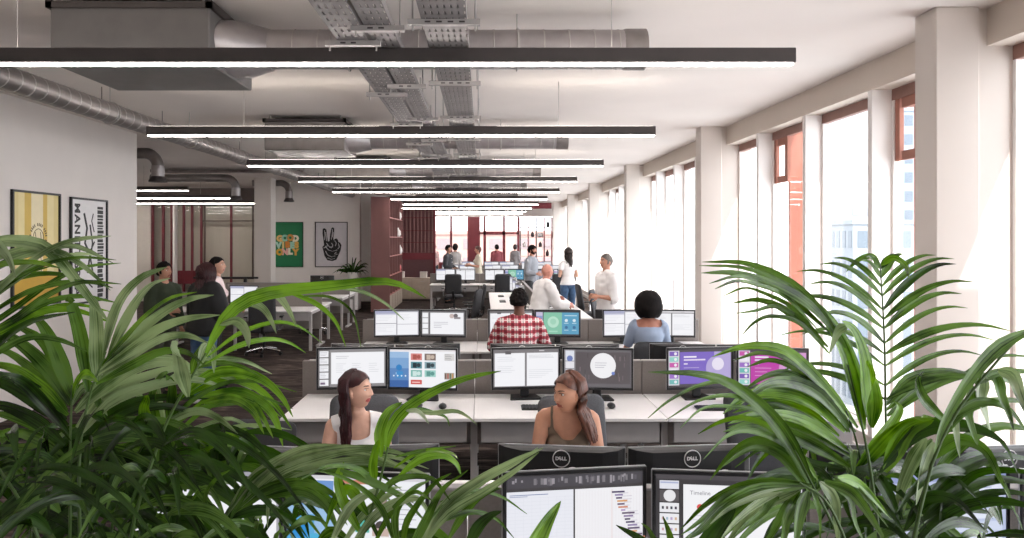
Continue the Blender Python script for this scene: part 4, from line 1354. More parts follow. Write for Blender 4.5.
m.build('print', [flat('#d3cfd3'), flat('#1a191b')], t)

# dark-topped stand in front of the meeting rooms
t = thing('presentation_rail', 'dark horizontal rail on a post in front of the cream meeting room panels', 'rail', (-7.1, 18.2, 0))
m = MB(); m.box(-0.4, 1.28, -0.03, 0.03, 0.97, 1.02, 0.005); m.build('rail', BLACK, t)
m = MB(); m.cyl((0.95, 0, 0.03), (0.95, 0, 0.97), 0.05, n=12); m.build('post', BLACK, t)
m = MB(); m.box(0.6, 1.25, -0.3, 0.3, 0, 0.03, 0.006); m.build('foot', BLACK, t)

# ---------------------------------------------------------------- the town outside
def building(name, label, x, y, w, d, h, z0, col, rows, cols_, wc='#9aa3b0'):
    t = thing(name, label, 'building', (x, y, z0))
    m = MB(); m.box(-w / 2, w / 2, -d / 2, d / 2, 0, h); m.box(-w / 2 - 0.2, w / 2 + 0.2, -d / 2 - 0.2, d / 2 + 0.2, h, h + 0.6)
    m.build('wall', mat('render_' + col, col, 0.9, var=0.04, scale=(0.1, 0.1, 0.1)), t)
    m = MB()
    for r_ in range(rows):
        for c_ in range(cols_):
            xx = -w / 2 + (c_ + 0.5) * w / cols_; zz = h * (r_ + 0.5) / rows
            m.box(xx - 0.28 * w / cols_, xx + 0.28 * w / cols_, -d / 2 - 0.05, -d / 2 + 0.1, zz - 0.28 * h / rows, zz + 0.28 * h / rows)
            yy = -d / 2 + (c_ + 0.5) * d / cols_
            m.box(-w / 2 - 0.05, -w / 2 + 0.1, yy - 0.28 * d / cols_, yy + 0.28 * d / cols_, zz - 0.28 * h / rows, zz + 0.28 * h / rows)
    m.build('windows', mat('town_window_' + wc, wc, 0.3), t)
    return t
building('tower_block', 'very pale tower block far outside the windows', 64, 128, 10, 12, 62, -22, '#94999f', 16, 4, '#878c92')
building('tower_block', 'bluish slender tower seen between the window blades', 75, 126, 5, 10, 46, -22, '#7f8a95', 14, 2, '#545f6b')
building('brick_building', 'brownish brick block behind the towers outside', 90, 145, 9, 12, 58, -22, '#7c5f55', 14, 3, '#4d4a4c')
building('tower_block', 'low pale block at the foot of the towers outside', 62, 105, 18, 10, 26, -22, '#868d93', 6, 6, '#5a656f')
building('tower_block', 'distant reddish block seen through the glazed end', -4, 120, 60, 12, 24.6, -22, '#9a7d76', 8, 14, '#77696b')
m = MB(); m.box(-200, 300, 34.5, 400, -22.5, -22)
struct('ground', m, mat('street', '#8f8f8f', 0.9))
# ================================================================ PEOPLE
def remeshed(mb, vox, smooth=4):
    me = bpy.data.meshes.new('tmp')
    me.from_pydata([tuple(p) for p in mb.v], [], mb.f)
    o = bpy.data.objects.new('tmp', me)
    C.objects.link(o)
    r = o.modifiers.new('r', 'REMESH'); r.mode = 'VOXEL'; r.voxel_size = vox
    if smooth:
        s = o.modifiers.new('s', 'SMOOTH'); s.iterations = smooth; s.factor = 0.5
    dg = bpy.context.evaluated_depsgraph_get()
    e = bpy.data.meshes.new_from_object(o.evaluated_get(dg))
    vs = [v.co.copy() for v in e.vertices]
    fs = [tuple(p.vertices) for p in e.polygons]
    bpy.data.objects.remove(o); bpy.data.meshes.remove(me); bpy.data.meshes.remove(e)
    return vs, fs

def head_shape(t, p):
    dx, dy, dz = math.sin(t) * math.cos(p), math.sin(t) * math.sin(p), math.cos(t)
    x, y, z = 0.073 * dx, 0.093 * dy, 0.116 * dz
    if z < 0:
        q = min(1, -z / 0.116)
        x *= 1 - 0.26 * q ** 1.4
        if y > 0: y *= 1 - 0.30 * q
    elif y > 0:
        y *= 1.08
    if dy < -0.15:
        w = min(1, (-dy - 0.15) / 0.3)
        g = lambda x0, z0, sx, sz: math.exp(-((abs(x) - x0) / sx) ** 2 - ((z - z0) / sz) ** 2)
        d = 0.011 * g(0.030, 0.010, 0.017, 0.012) - 0.004 * g(0.027, 0.030, 0.022, 0.010)
        if z > -0.026:
            h = max(0.0, 1 - (z + 0.026) / 0.058)
        else:
            h = math.exp(-((z + 0.026) / 0.007) ** 2)
        d -= 0.024 * math.exp(-(x / 0.0105) ** 2) * h
        d -= 0.009 * g(0.011, -0.028, 0.007, 0.007)
        d -= 0.005 * g(0.038, -0.018, 0.020, 0.022)
        d -= 0.007 * math.exp(-(x / 0.024) ** 2 - ((z + 0.0525) / 0.0055) ** 2)
        d -= 0.007 * math.exp(-(x / 0.020) ** 2 - ((z + 0.0665) / 0.006) ** 2)
        d += 0.003 * math.exp(-(x / 0.024) ** 2 - ((z + 0.0595) / 0.003) ** 2)
        d -= 0.008 * math.exp(-(x / 0.022) ** 2 - ((z + 0.096) / 0.016) ** 2)
        y += d * w
    return Vector((x, y, z))

def head_geo(mb, M, n=60, k=60, smile=0.0):
    """material slots used: 0 skin, 1 lips, 2 eye white, 3 iris, 4 brow"""
    keep = mb.M
    mb.M = M
    vs = [head_shape(math.pi * i / k, 2 * math.pi * j / n) for i in range(k + 1) for j in range(n)]
    A, B = [], []
    for i in range(k):
        for j in range(n):
            f = (i * n + j, (i + 1) * n + j, (i + 1) * n + (j + 1) % n, i * n + (j + 1) % n)
            c = sum((vs[q] for q in f), Vector()) / 4
            lipz = 0.012 * (abs(c.x) / 0.026) ** 2 * smile
            if c.y < -0.055 and abs(c.x) < 0.0235 + 0.006 * smile and -0.0725 + lipz < c.z < -0.0485 + lipz - 0.006 * (abs(c.x) / 0.024) ** 2 * (1 - smile):
                B.append(f)
            else:
                A.append(f)
    n0 = mb.add(vs, A, 0, True)
    for f in B:
        mb.f.append([n0 + q for q in f]); mb.m.append(1); mb.s.append(True)
    front = [v for v in vs if v.y < -0.03]
    def sy(x, z):
        return min(front, key=lambda v: (v.x - x) ** 2 + (v.z - z) ** 2).y
    for s in (-1, 1):
        ey = sy(s * 0.030, 0.010)
        mb.ball((s * 0.030, ey + 0.0065, 0.009), (0.0125, 0.0105, 0.0075), 14, 10, 2)
        mb.ball((s * 0.030, ey - 0.0015, 0.009), (0.0052, 0.003, 0.0056), 10, 8, 3)
        mb.tube([(s * (0.016 + 0.007 * q), sy(s * (0.016 + 0.007 * q), 0.0175) - 0.0005, 0.0165 + 0.002 * math.sin(q * 0.8)) for q in range(5)], 0.0016, 5, 4)
        mb.tube([(s * (0.013 + 0.0085 * q), sy(s * (0.013 + 0.0085 * q), 0.032) - 0.001, 0.0295 + 0.005 * math.sin(0.3 + q * 0.55)) for q in range(5)], [(0.0022, 0.0014), (0.0034, 0.0018), (0.0034, 0.0018), (0.003, 0.0016), (0.0012, 0.001)], 6, 4, side=(0, 0, 1))
        mb.ball((s * 0.073, 0.014, -0.006), (0.008, 0.019, 0.030), 12, 10, 0)
        mb.ball((s * 0.079, 0.010, -0.004), (0.005, 0.012, 0.020), 10, 8, 0)
        mb.ball((s * 0.070, 0.006, -0.030), (0.008, 0.010, 0.012), 10, 8, 0)
    mb.M = keep

def hand_geo(mb, wrist, d, palm_n, thumb_side, curl=0.5, s=1.0, mi=0):
    """palm from the wrist along d; palm faces palm_n; thumb leaves the side of the palm towards thumb_side"""
    d = Vector(d).normalized()
    nrm = Vector(palm_n); nrm = (nrm - d * nrm.dot(d)).normalized()
    sd = d.cross(nrm).normalized()
    if sd.dot(Vector(thumb_side)) < 0: sd = -sd
    w = Vector(wrist)
    mb.tube([w - d * 0.015 * s, w + d * 0.01 * s, w + d * 0.045 * s, w + d * 0.080 * s, w + d * 0.092 * s], [(0.026 * s, 0.019 * s), (0.030 * s, 0.019 * s), (0.040 * s, 0.017 * s), (0.041 * s, 0.014 * s), (0.034 * s, 0.010 * s)], 12, mi, side=sd)
    for q, (off, L) in enumerate(((0.030, 0.070), (0.010, 0.079), (-0.010, 0.073), (-0.029, 0.057))):
        p = w + d * 0.084 * s + sd * off * s
        pts, a = [p - d * 0.02 * s], 0.0
        cur = p.copy()
        for seg, fr in enumerate((0.42, 0.32, 0.26)):
            pts.append(cur.copy())
            a += curl * (0.55 + 0.25 * seg + 0.06 * q)
            cur = cur + (d * math.cos(a) + nrm * math.sin(a) + sd * off * 1.2 * (1 - curl)).normalized() * L * fr * s
        pts.append(cur)
        mb.tube(pts, [0.009 * s, 0.0088 * s, 0.0082 * s, 0.0074 * s, 0.0048 * s], 8, mi)
    p = w + d * 0.022 * s + sd * 0.030 * s
    dirs = [(d * 0.55 + sd * 0.8 + nrm * 0.2), (d * 0.8 + sd * 0.45 + nrm * 0.4), (d * 0.9 + sd * 0.1 + nrm * 0.5)]
    pts = [p - sd * 0.012 * s, p]
    cur = p.copy()
    for dd, L in zip(dirs, (0.034, 0.030, 0.024)):
        cur = cur + dd.normalized() * L * s
        pts.append(cur.copy())
    mb.tube(pts, [0.013 * s, 0.013 * s, 0.0105 * s, 0.0095 * s, 0.006 * s], 8, mi)

M_ST = [(-0.07, 0.10, 0.085), (0.0, 0.165, 0.115), (0.08, 0.168, 0.115), (0.17, 0.148, 0.102), (0.28, 0.158, 0.110), (0.38, 0.172, 0.116), (0.46, 0.170, 0.102), (0.51, 0.135, 0.082), (0.55, 0.080, 0.066), (0.59, 0.058, 0.060), (0.70, 0.054, 0.058)]
F_ST = [(-0.07, 0.10, 0.085), (0.0, 0.170, 0.118), (0.08, 0.158, 0.108), (0.19, 0.118, 0.088), (0.28, 0.130, 0.098), (0.37, 0.148, 0.106), (0.45, 0.148, 0.088), (0.50, 0.118, 0.070), (0.54, 0.066, 0.054), (0.59, 0.047, 0.049), (0.70, 0.045, 0.050)]

SKINS = {}
def skin(c, lip):
    if c not in SKINS:
        SKINS[c] = ([mat('skin_' + c, c, 0.55, var=0.05, scale=(25, 25, 25)), mat('lips_' + lip, lip, 0.4, var=0.03), mat('eye_white', '#e6e0dc', 0.3, var=0.01), mat('iris_brown', '#2b1d16', 0.25), mat('brow_hair', '#2a1d19', 0.8)])
    return SKINS[c]

class Person:
    def __init__(self, label, loc, rz, s=1.0, sex='m', pz=0.93, lean=0.0, side_lean=0.0, twist=0.0, arms=None, legs=None, head=(0, 0, 0), head_off=(0, 0, 0), tone='#c99a80', lip='#a85f55', vox=0.013, hands=(0.5, 0.5), smile=0.0):
        self.s, self.sex = s, sex
        self.vox = vox
        ST = M_ST if sex == 'm' else F_ST
        a, b = R(lean), R(side_lean)
        pel = Vector((0, 0, pz))
        up = Vector((math.sin(b), -math.sin(a), math.cos(a) * math.cos(b))).normalized()
        fw = Vector((0, -math.cos(a), -math.sin(a)))
        lat = Matrix.Rotation(R(twist), 3, up) @ Vector((1, 0, 0))
        fw = Matrix.Rotation(R(twist), 3, up) @ fw
        self.up, self.fw, self.lat, self.pel, self.pz = up, fw, lat, pel, pz
        self.st = ST
        sh = 0.180 if sex == 'm' else 0.152
        self.shl = [pel + up * 0.468 * s + lat * (sgn * sh * s) for sgn in (-1, 1)]
        arms = arms or [((-0.12, 0.02, -1), (-0.02, -0.15, -1)), ((0.12, 0.02, -1), (0.02, -0.15, -1))]
        self.elb = [self.shl[i] + Vector(arms[i][0]).normalized() * 0.285 * s for i in (0, 1)]
        self.wri = [self.elb[i] + Vector(arms[i][1]).normalized() * 0.245 * s for i in (0, 1)]
        legs = legs or [((-0.04, -0.02, -1), (0, 0.03, -1)), ((0.04, 0.0, -1), (0, 0.04, -1))]
        self.hip = [pel + lat * (sgn * 0.088 * s) - up * 0.01 for sgn in (-1, 1)]
        self.kne = [self.hip[i] + Vector(legs[i][0]).normalized() * 0.43 * s for i in (0, 1)]
        self.ank = [self.kne[i] + Vector(legs[i][1]).normalized() * 0.42 * s for i in (0, 1)]
        neck = pel + up * 0.60 * s + Vector(head_off) * 0.5
        hc = pel + up * 0.60 * s + Vector((0, 0, 0.112 * s)) + Vector((0, -0.012, 0)) + Vector(head_off)
        self.HM = Matrix.Translation(hc) @ Matrix.Rotation(R(head[0]), 4, 'Z') @ Matrix.Rotation(R(head[1]), 4, 'X') @ Matrix.Rotation(R(head[2]), 4, 'Y') @ Matrix.Scale(s * 0.99, 4)
        self.hc = hc
        bones = MB()
        self.torso(bones, 0.0, 0, 9)
        nb = pel + up * 0.53 * s
        nr = 0.056 if sex == 'm' else 0.046
        bones.tube([nb - up * 0.02, nb.lerp(hc, 0.35), nb.lerp(hc, 0.75), hc + self.HM.to_3x3() @ Vector((0, 0.015, 0))], [(nr * 1.25 * s, nr * 1.1 * s), (nr * s, nr * s), (nr * 0.97 * s, nr * s), (nr * 0.9 * s, nr * 0.9 * s)], 14, side=lat)
        for i in (0, 1):
            self.limb(bones, i, 'arm', 0.0, 0.0, 1.0)
            self.limb(bones, i, 'leg', 0.0, 0.0, 1.0)
            self.foot(bones, i, 0.0)
        vs, fs = remeshed(bones, vox)
        m = MB()
        m.add(vs, fs, 0, True)
        head_geo(m, self.HM, smile=smile)
        for i in (0, 1):
            d = self.wri[i] - self.elb[i]
            hand_geo(m, self.wri[i], d, self.palm(i), self.thumb(i), hands[i], s)
        self.root = m.build('person', skin(tone, lip))
        tag(self.root, label, 'person')
        self.root.location = loc
        self.root.rotation_euler = (0, 0, R(rz))
    def palm(self, i):
        return (self.lat * (1 if i == 0 else -1) + Vector((0, 0, -0.4)))
    def thumb(self, i):
        return self.fw + Vector((0, 0, 0.3))
    def torso(self, mb, e, i0, i1, flare=0.0):
        pts, rad = [], []
        for k in range(i0, i1 + 1):
            d, a, b = self.st[k]
            pts.append(self.pel + self.up * d * self.s)
            ee = e + (flare if k == i0 else 0)
            rad.append(((a + ee) * self.s, (b + ee) * self.s))
        mb.tube(pts, rad, 20, side=self.lat)
        if self.sex == 'f' and i1 >= 5:
            for sg in (-1, 1):
                c = self.pel + self.up * 0.345 * self.s + self.lat * sg * 0.062 * self.s + self.fw * 0.082 * self.s
                mb.ball(c, 0.056 * self.s + e, 14, 10)
        # trapezius
        if i1 >= 7:
            for i in (0, 1):
                mb.tube([self.pel + self.up * 0.53 * self.s, self.shl[i] + self.up * 0.012], [(0.05 + e) * self.s, (0.048 + e) * self.s], 12)
    def limb(self, mb, i, kind, e, t0, t1):
        s = self.s
        k = 1.0 if self.sex == 'm' else 0.84
        if kind == 'arm':
            A, B, D = self.shl[i], self.elb[i], self.wri[i]
            prof = [(0.0, 0.060), (0.12, 0.058), (0.3, 0.050), (0.5, 0.041), (0.62, 0.043), (0.8, 0.034), (1.0, 0.027)]
        else:
            A, B, D = self.hip[i], self.kne[i], self.ank[i]
            k = 1.0 if self.sex == 'm' else 0.96
            prof = [(0.0, 0.092), (0.15, 0.088), (0.35, 0.070), (0.5, 0.056), (0.65, 0.057), (0.8, 0.046), (1.0, 0.038)]
        def P(t):
            return A.lerp(B, t * 2) if t < 0.5 else B.lerp(D, t * 2 - 1)
        def rad(t):
            for (ta, ra), (tb, rb) in zip(prof[:-1], prof[1:]):
                if ta <= t <= tb:
                    return ra + (rb - ra) * (t - ta) / (tb - ta)
            return prof[-1][1]
        N = 12
        pts = [P(t0 + (t1 - t0) * q / N) for q in range(N + 1)]
        ex = e if callable(e) else (lambda t: e)
        mb.tube(pts, [(rad(t0 + (t1 - t0) * q / N) * k + ex(t0 + (t1 - t0) * q / N)) * s for q in range(N + 1)], 14)
        if t0 <= 0 and kind == 'arm':
            mb.ball(A, (0.060 * k + ex(0)) * s, 14, 10)
    def foot(self, mb, i, e):
        s = self.s
        a = self.ank[i]
        sh = (self.ank[i] - self.kne[i]).normalized()
        f = self.fw - sh * self.fw.dot(sh)
        f.z = 0 if abs(sh.z) > 0.6 else f.z
        f = f.normalized()
        dn = Vector((0, 0, -0.052 * s))
        mb.tube([a - f * 0.055 * s + dn, a + f * 0.0 * s + dn * 0.8, a + f * 0.08 * s + dn, a + f * 0.15 * s + dn * 1.1, a + f * 0.185 * s + dn * 1.15], [(0.032 * s + e, 0.026 * s + e), (0.036 * s + e, 0.036 * s + e), (0.042 * s + e, 0.026 * s + e), (0.040 * s + e, 0.019 * s + e), (0.02 * s + e, 0.012 * s + e)], 12, side=Vector((0, 0, 1)).cross(f))
    def cloth(self, name, material, mb, cut=None, wr=0.006, vox=None, label=None):
        vs, fs = remeshed(mb, vox or self.vox, 3)
        out = []
        ns = [Vector() for _ in vs]
        for f in fs:
            nn = (vs[f[1]] - vs[f[0]]).cross(vs[f[2]] - vs[f[0]])
            for q in f: ns[q] += nn
        for v, nn in zip(vs, ns):
            if nn.length > 0: nn.normalize()
            w = noise.noise(Vector((v.x * 9, v.y * 9, v.z * 14)) + Vector((7, 3, 1))) * wr
            out.append(v + nn * (w + wr * 0.4))
        if cut:
            keep = [not cut(v) for v in out]
            fs = [f for f in fs if all(keep[q] for q in f)]
            cnt = {}
            for f in fs:
                for q in range(len(f)):
                    e_ = (min(f[q], f[q - 1]), max(f[q], f[q - 1])); cnt[e_] = cnt.get(e_, 0) + 1
            nb = {}
            for (a_, b_), c_ in cnt.items():
                if c_ == 1:
                    nb.setdefault(a_, []).append(b_); nb.setdefault(b_, []).append(a_)
            for it in range(10):
                new = {q: (out[q] * 0.5 + sum((out[w_] for w_ in ws), Vector()) / len(ws) * 0.5) for q, ws in nb.items()}
                for q, v_ in new.items(): out[q] = v_
        m = MB()
        m.add(out, fs, 0, True)
        o = m.build(name, material, self.root)
        if label: o['label'] = label
        return o
    # ---- garments
    def shirt(self, material, sleeve=0.93, e=0.012, length=0, name='shirt', cut=None, wr=0.006, top=8, vox=None, flare=0.01):
        mb = MB()
        self.torso(mb, e, length, top, flare)
        if sleeve > 0:
            for i in (0, 1):
                self.limb(mb, i, 'arm', lambda t: e + 0.004 * t, 0.0, sleeve)
        return self.cloth(name, material, mb, cut, wr, vox)
    def trousers(self, material, e=0.012, to=0.97, wide=0.02, name='trousers', i1=3):
        mb = MB()
        self.torso(mb, e * 0.7, 0, i1 - 1)
        for i in (0, 1):
            self.limb(mb, i, 'leg', lambda t: e + wide * t, 0.0, to)
        return self.cloth(name, material, mb)
    def shoes(self, material):
        for i in (0, 1):
            mb = MB(); self.foot(mb, i, 0.007)
            vs, fs = remeshed(mb, 0.012, 2)
            m = MB(); m.add(vs, fs, 0, True); m.build('shoe', material, self.root)
    # ---- hair
    def hair_cap(self, m, off=0.012, front=0.070, side=0.012, back=-0.055, ns=40, rough=0.0, full=False, sideburn=-0.04):
        n, k = 56, 44
        vs = []
        for i in range(k + 1):
            for j in range(n):
                v = head_shape(math.pi * i / k, 2 * math.pi * j / n)
                d = v.normalized()
                q = off + rough * (0.5 + noise.noise(v * ns))
                vs.append(v + d * q)
        fs = []
        for i in range(k):
            for j in range(n):
                f = (i * n + j, (i + 1) * n + j, (i + 1) * n + (j + 1) % n, i * n + (j + 1) % n)
                c = sum((vs[q] for q in f), Vector()) / 4
                az = c.y / 0.093
                if az < -0.45: ok = c.z > front - (0.035 * (abs(c.x) / 0.07) ** 3)
                elif az < 0.0: ok = c.z > (side if az > -0.25 else front * 0.55) or (az > -0.28 and c.z > sideburn)
                elif az < 0.25: ok = c.z > side + 0.01
                else: ok = c.z > back
                if ok: fs.append(f)
        cnt, nb = {}, {}
        for f in fs:
            for q in range(4):
                e_ = (min(f[q], f[q - 1]), max(f[q], f[q - 1])); cnt[e_] = cnt.get(e_, 0) + 1
        for (a_, b_), c_ in cnt.items():
            if c_ == 1:
                nb.setdefault(a_, []).append(b_); nb.setdefault(b_, []).append(a_)
        for it in range(8):
            new = {q: vs[q] * 0.5 + sum((vs[w_] for w_ in ws), Vector()) / len(ws) * 0.5 for q, ws in nb.items()}
            for q, v_ in new.items(): vs[q] = v_
        m.M = self.HM
        m.add(vs, fs, 0, True)
        m.M = Matrix()
    def short_hair(self, c, off=0.010, rough=0.006, front=0.068, back=-0.05, **kw):
        m = MB(); self.hair_cap(m, off, front, 0.012, back, 60, rough, **kw)
        self.hair_cap(m, off * 0.35, front - 0.003, 0.010, back - 0.006, 60, 0.0, **kw)
        return m.build('hair', c, self.root)
    def beard(self, c):
        n, k = 56, 44
        m = MB()
        vs = []
        for i in range(k + 1):
            for j in range(n):
                v = head_shape(math.pi * i / k, 2 * math.pi * j / n); vs.append(v + v.normalized() * (0.006 + 0.004 * noise.noise(v * 80)))
        fs = []
        for i in range(k):
            for j in range(n):
                f = (i * n + j, (i + 1) * n + j, (i + 1) * n + (j + 1) % n, i * n + (j + 1) % n)
                c_ = sum((vs[q] for q in f), Vector()) / 4
                mouth = abs(c_.x) < 0.022 and -0.072 < c_.z < -0.05 and c_.y < -0.05
                if c_.y < 0.01 and not mouth and (c_.z < -0.045 or (c_.y > -0.045 and c_.z < -0.005 and abs(c_.x) > 0.05)): fs.append(f)
        m.M = self.HM; m.add(vs, fs, 0, True)
        return m.build('beard', c, self.root)
    def long_hair(self, c, length=0.42, vol=1.0, part=0.0, spread=0.0, seed=1, az0=-55, az1=235, layers=3, wave=0.008, drop=(0, 0, 0), front=0.074, per=26):
        m = MB()
        self.hair_cap(m, 0.012, front, 0.025, -0.09, 40, 0.004, sideburn=0.025)
        rr = random.Random(seed)
        Rm = self.HM.to_3x3().normalized()
        for lay in range(layers):
            for q in range(per):
                az = R(az0 + (az1 - az0) * (q + 0.5 * (lay % 2)) / (per - 1))       # azimuth, 90 = back of the head
                pts, rad = [], []
                for z, rf in ((0.112, 0.25), (0.095, 0.62), (0.055, 0.98), (0.0, 1.10), (-0.06, 1.06), (-0.11, 0.98)):
                    f = rf * (1.0 + 0.05 * lay * vol) + 0.02
                    x, y = 0.078 * f * math.cos(az), 0.100 * f * math.sin(az)
                    if z > 0.09: x = x * 0.5 + part * 0.5; 
                    if z < 0.05 and y < -0.045: y = -0.045 + (y + 0.045) * 0.3
                    pts.append(self.HM @ Vector((x * vol ** 0.5, y, z + 0.008 + 0.004 * lay)))
                L = length * (0.86 + 0.22 * rr.random()) - 0.12
                base = pts[-1]
                out = Vector((math.cos(az), math.sin(az), 0))
                out = Rm @ out
                nseg = 6
                ph = rr.random() * 6
                for g in range(1, nseg + 1):
                    t = g / nseg
                    pts.append(base + Vector((0, 0, -max(0.02, L) * t)) + out * (spread * t + wave * math.sin(ph + 5 * t)) + Vector(drop) * t + Vector((rr.uniform(-1, 1), rr.uniform(-1, 1), 0)) * 0.004)
                r0 = 0.013
                N = len(pts)
                rad = [(r0 * (1.0 if g < N - 3 else (N - g) / 3.5) * 1.15, r0 * 0.7 * (1.0 if g < N - 3 else (N - g) / 3.5)) for g in range(N)]
                m.tube(pts, rad, 7)
        return m.build('hair', c, self.root)

HAIR_BLACK = mat('black_hair', '#120d0c', 0.85, var=0.3, spec=0.2, scale=(60, 60, 6))
HAIR_DARK = mat('dark_brown_hair', '#2a1a15', 0.45, var=0.3, scale=(60, 60, 6))
HAIR_AUB = mat('auburn_hair', '#5c3526', 0.42, var=0.35, scale=(60, 60, 6))
HAIR_BURG = mat('burgundy_hair', '#33090f', 0.42, var=0.35, scale=(60, 60, 6))
HAIR_GREY = mat('greying_hair', '#6a625c', 0.7, var=0.25, scale=(80, 80, 80))
WHITE_C = mat('white_cotton', '#ece9e8', 0.85, var=0.02)
TAUPE = mat('taupe_jersey', '#6f5f50', 0.85, var=0.06)
DENIM = mat('blue_denim', '#3d5878', 0.85, var=0.18, scale=(12, 12, 12))
GREY_T = mat('grey_wool', '#77736f', 0.85, var=0.06)
CHARC = mat('charcoal_suit', '#3c3d41', 0.8, var=0.06)
BLK_C = mat('black_cloth', '#131315', 0.85, var=0.1)
BROWN_SH = mat('brown_leather', '#3a2a22', 0.5)
SIT = [((-0.12, -1, -0.05), (0.02, 0.05, -1)), ((0.12, -1, -0.05), (-0.02, 0.05, -1))]
SIT2 = [((-0.25, -1, -0.02), (0.05, 0.2, -1)), ((0.25, -1, -0.02), (-0.05, 0.2, -1))]

# ---- woman in white, profile towards the window
p = Person('smiling woman in sleeveless white top with long dark red hair at the front bench', (-0.79, 4.36, 0), 14, 0.93, 'f', 0.50, 21, arms=[((-0.25, -0.25, -1), (0.45, -0.9, -0.12)), ((0.2, -0.3, -1), (-0.5, -0.9, -0.12))], legs=SIT, head=(58, -4, 0), tone='#d3a58f', lip='#b0504f', vox=0.008, smile=0.6)
up_, pel_ = p.up.copy(), p.pel.copy()
def cut_w1(v, p=p):
    d = (v - p.pel).dot(p.up) / p.s; l = (v - p.pel).dot(p.lat) / p.s; f = (v - p.pel).dot(p.fw) / p.s
    return (d > 0.40 and math.hypot(l, f * 0.9) < 0.078 and d > (0.43 if f > 0 else 0.50)) or (f > 0 and d > 0.43 + 3.0 * l * l and abs(l) < 0.075) or abs(l) > 0.166
p.shirt(WHITE_C, 0, 0.008, 0, 'sleeveless_top', cut_w1, 0.004, 8)
p.trousers(CHARC); p.shoes(BLK_C)
p.long_hair(HAIR_BURG, 0.46, 1.0, seed=3, az0=15, az1=165, layers=3, front=0.080, drop=(0.0, 0.02, 0))
m = MB(); m.tube([p.pel + p.up * 0.53 * p.s + (p.lat * math.cos(a) * 0.062 + p.fw * math.sin(a) * 0.07) - p.up * (0.05 * max(0, math.sin(a))) for a in [2 * math.pi * k / 24 for k in range(24)]], 0.0012, 5, closed=True, side=(0, 0, 1)); m.build('necklace', CHROME, p.root)

# ---- woman in the taupe top
p = Person('woman in taupe strap top with auburn hair, turned to her neighbour at the front bench', (0.53, 4.36, 0), -6, 0.95, 'f', 0.53, 21, arms=[((-0.2, -0.3, -1), (0.25, -0.95, -0.1)), ((0.2, -0.3, -1), (-0.25, -0.95, -0.1))], legs=SIT, head=(-48, 2, 0), head_off=(-0.0, -0.04, -0.05), tone='#c58f73', lip='#9c5348', vox=0.008)
def cut_w2(v, p=p):
    d = (v - p.pel).dot(p.up) / p.s; l = abs((v - p.pel).dot(p.lat)) / p.s; f = (v - p.pel).dot(p.fw) / p.s
    strap = 0.088 < l < 0.112
    if f > 0: return d > 0.395 + (0.0 if l < 0.03 else min(0.05, (l - 0.03) * 1.0)) and not strap or (l > 0.135 and d > 0.36)
    return d > 0.40 and not strap or (l > 0.135 and d > 0.36)
p.shirt(TAUPE, 0, 0.007, 0, 'strap_top', cut_w2, 0.003, 8)
p.trousers(CHARC); p.shoes(BLK_C)
p.long_hair(HAIR_AUB, 0.29, 0.95, seed=5, az0=8, az1=165, layers=4, front=0.082, drop=(0.045, 0.0, 0), spread=0.03, per=34, wave=0.004)

# ---- man in plaid, from behind
p = Person('dark haired man in red and white plaid shirt seen from behind at the third bench', (PL[0] + 0.04, PL[1] - 0.08, 0), 180, 1.05, 'm', 0.60, 12, arms=[((-0.45, -0.35, -1), (0.35, -1, 0.1)), ((0.45, -0.35, -1), (-0.35, -1, 0.1))], legs=SIT, head=(-12, -3, 0), tone='#6d4636', lip='#5c3630')
p.shirt(plaid_mat(), 0.93, 0.016); p.trousers(CHARC); p.shoes(BLK_C)
p.short_hair(HAIR_BLACK, 0.020, 0.014, 0.06, -0.035)
# ---- woman with the black bob, from behind
p = Person('woman with big black bob and pale blue dress seen from behind at the third bench', (AF[0] + 0.02, AF[1] - 0.06, 0), 178, 1.0, 'f', 0.60, 8, arms=[((-0.3, -0.3, -1), (0.3, -1, 0.1)), ((0.3, -0.3, -1), (-0.3, -1, 0.1))], legs=SIT, head=(0, 6, 0), tone='#a9705c', lip='#8c4a44')
def cut_bb(v, p=p):
    d = (v - p.pel).dot(p.up) / p.s; l = abs((v - p.pel).dot(p.lat)) / p.s
    return d > 0.465 and l < 0.125
p.shirt(mat('pale_blue_cotton', '#909db2', 0.85, var=0.03), 0.42, 0.012, 0, 'dress', cut_bb)
p.trousers(mat('pale_blue_skirt', '#a3b3cc', 0.85), to=0.5, wide=0.03, name='skirt'); p.shoes(BLK_C)
m = MB()
n, k = 40, 30
vs, fs = [], []
for i in range(k + 1):
    t = math.pi * (0.02 + 0.80 * i / k)
    for j in range(n):
        a = 2 * math.pi * j / n
        rr_ = 1 + 0.05 * noise.noise(Vector((math.cos(a) * 2.5, math.sin(a) * 2.5, t * 2.5)))
        x, y, z = 0.155 * math.sin(t) ** 0.9 * math.cos(a) * rr_, 0.165 * math.sin(t) ** 0.9 * math.sin(a) * rr_ + 0.035, 0.165 * math.cos(t) * rr_ - 0.015
        if z < -0.02: x *= 1.0 + 0.05 * (-z / 0.16)
        y = max(y, -0.062) if z < 0.075 else y
        vs.append((x, y, z))
for i in range(k):
    for j in range(n):
        f = (i * n + j, (i + 1) * n + j, (i + 1) * n + (j + 1) % n, i * n + (j + 1) % n)
        c = [sum(vs[q][ax] for q in f) / 4 for ax in range(3)]
        if c[1] < -0.055 and abs(c[0]) < 0.07 and c[2] < 0.07: continue
        fs.append(f)
m.M = p.HM; m.add(vs, fs, 0, True); m.build('hair', HAIR_BLACK, p.root)

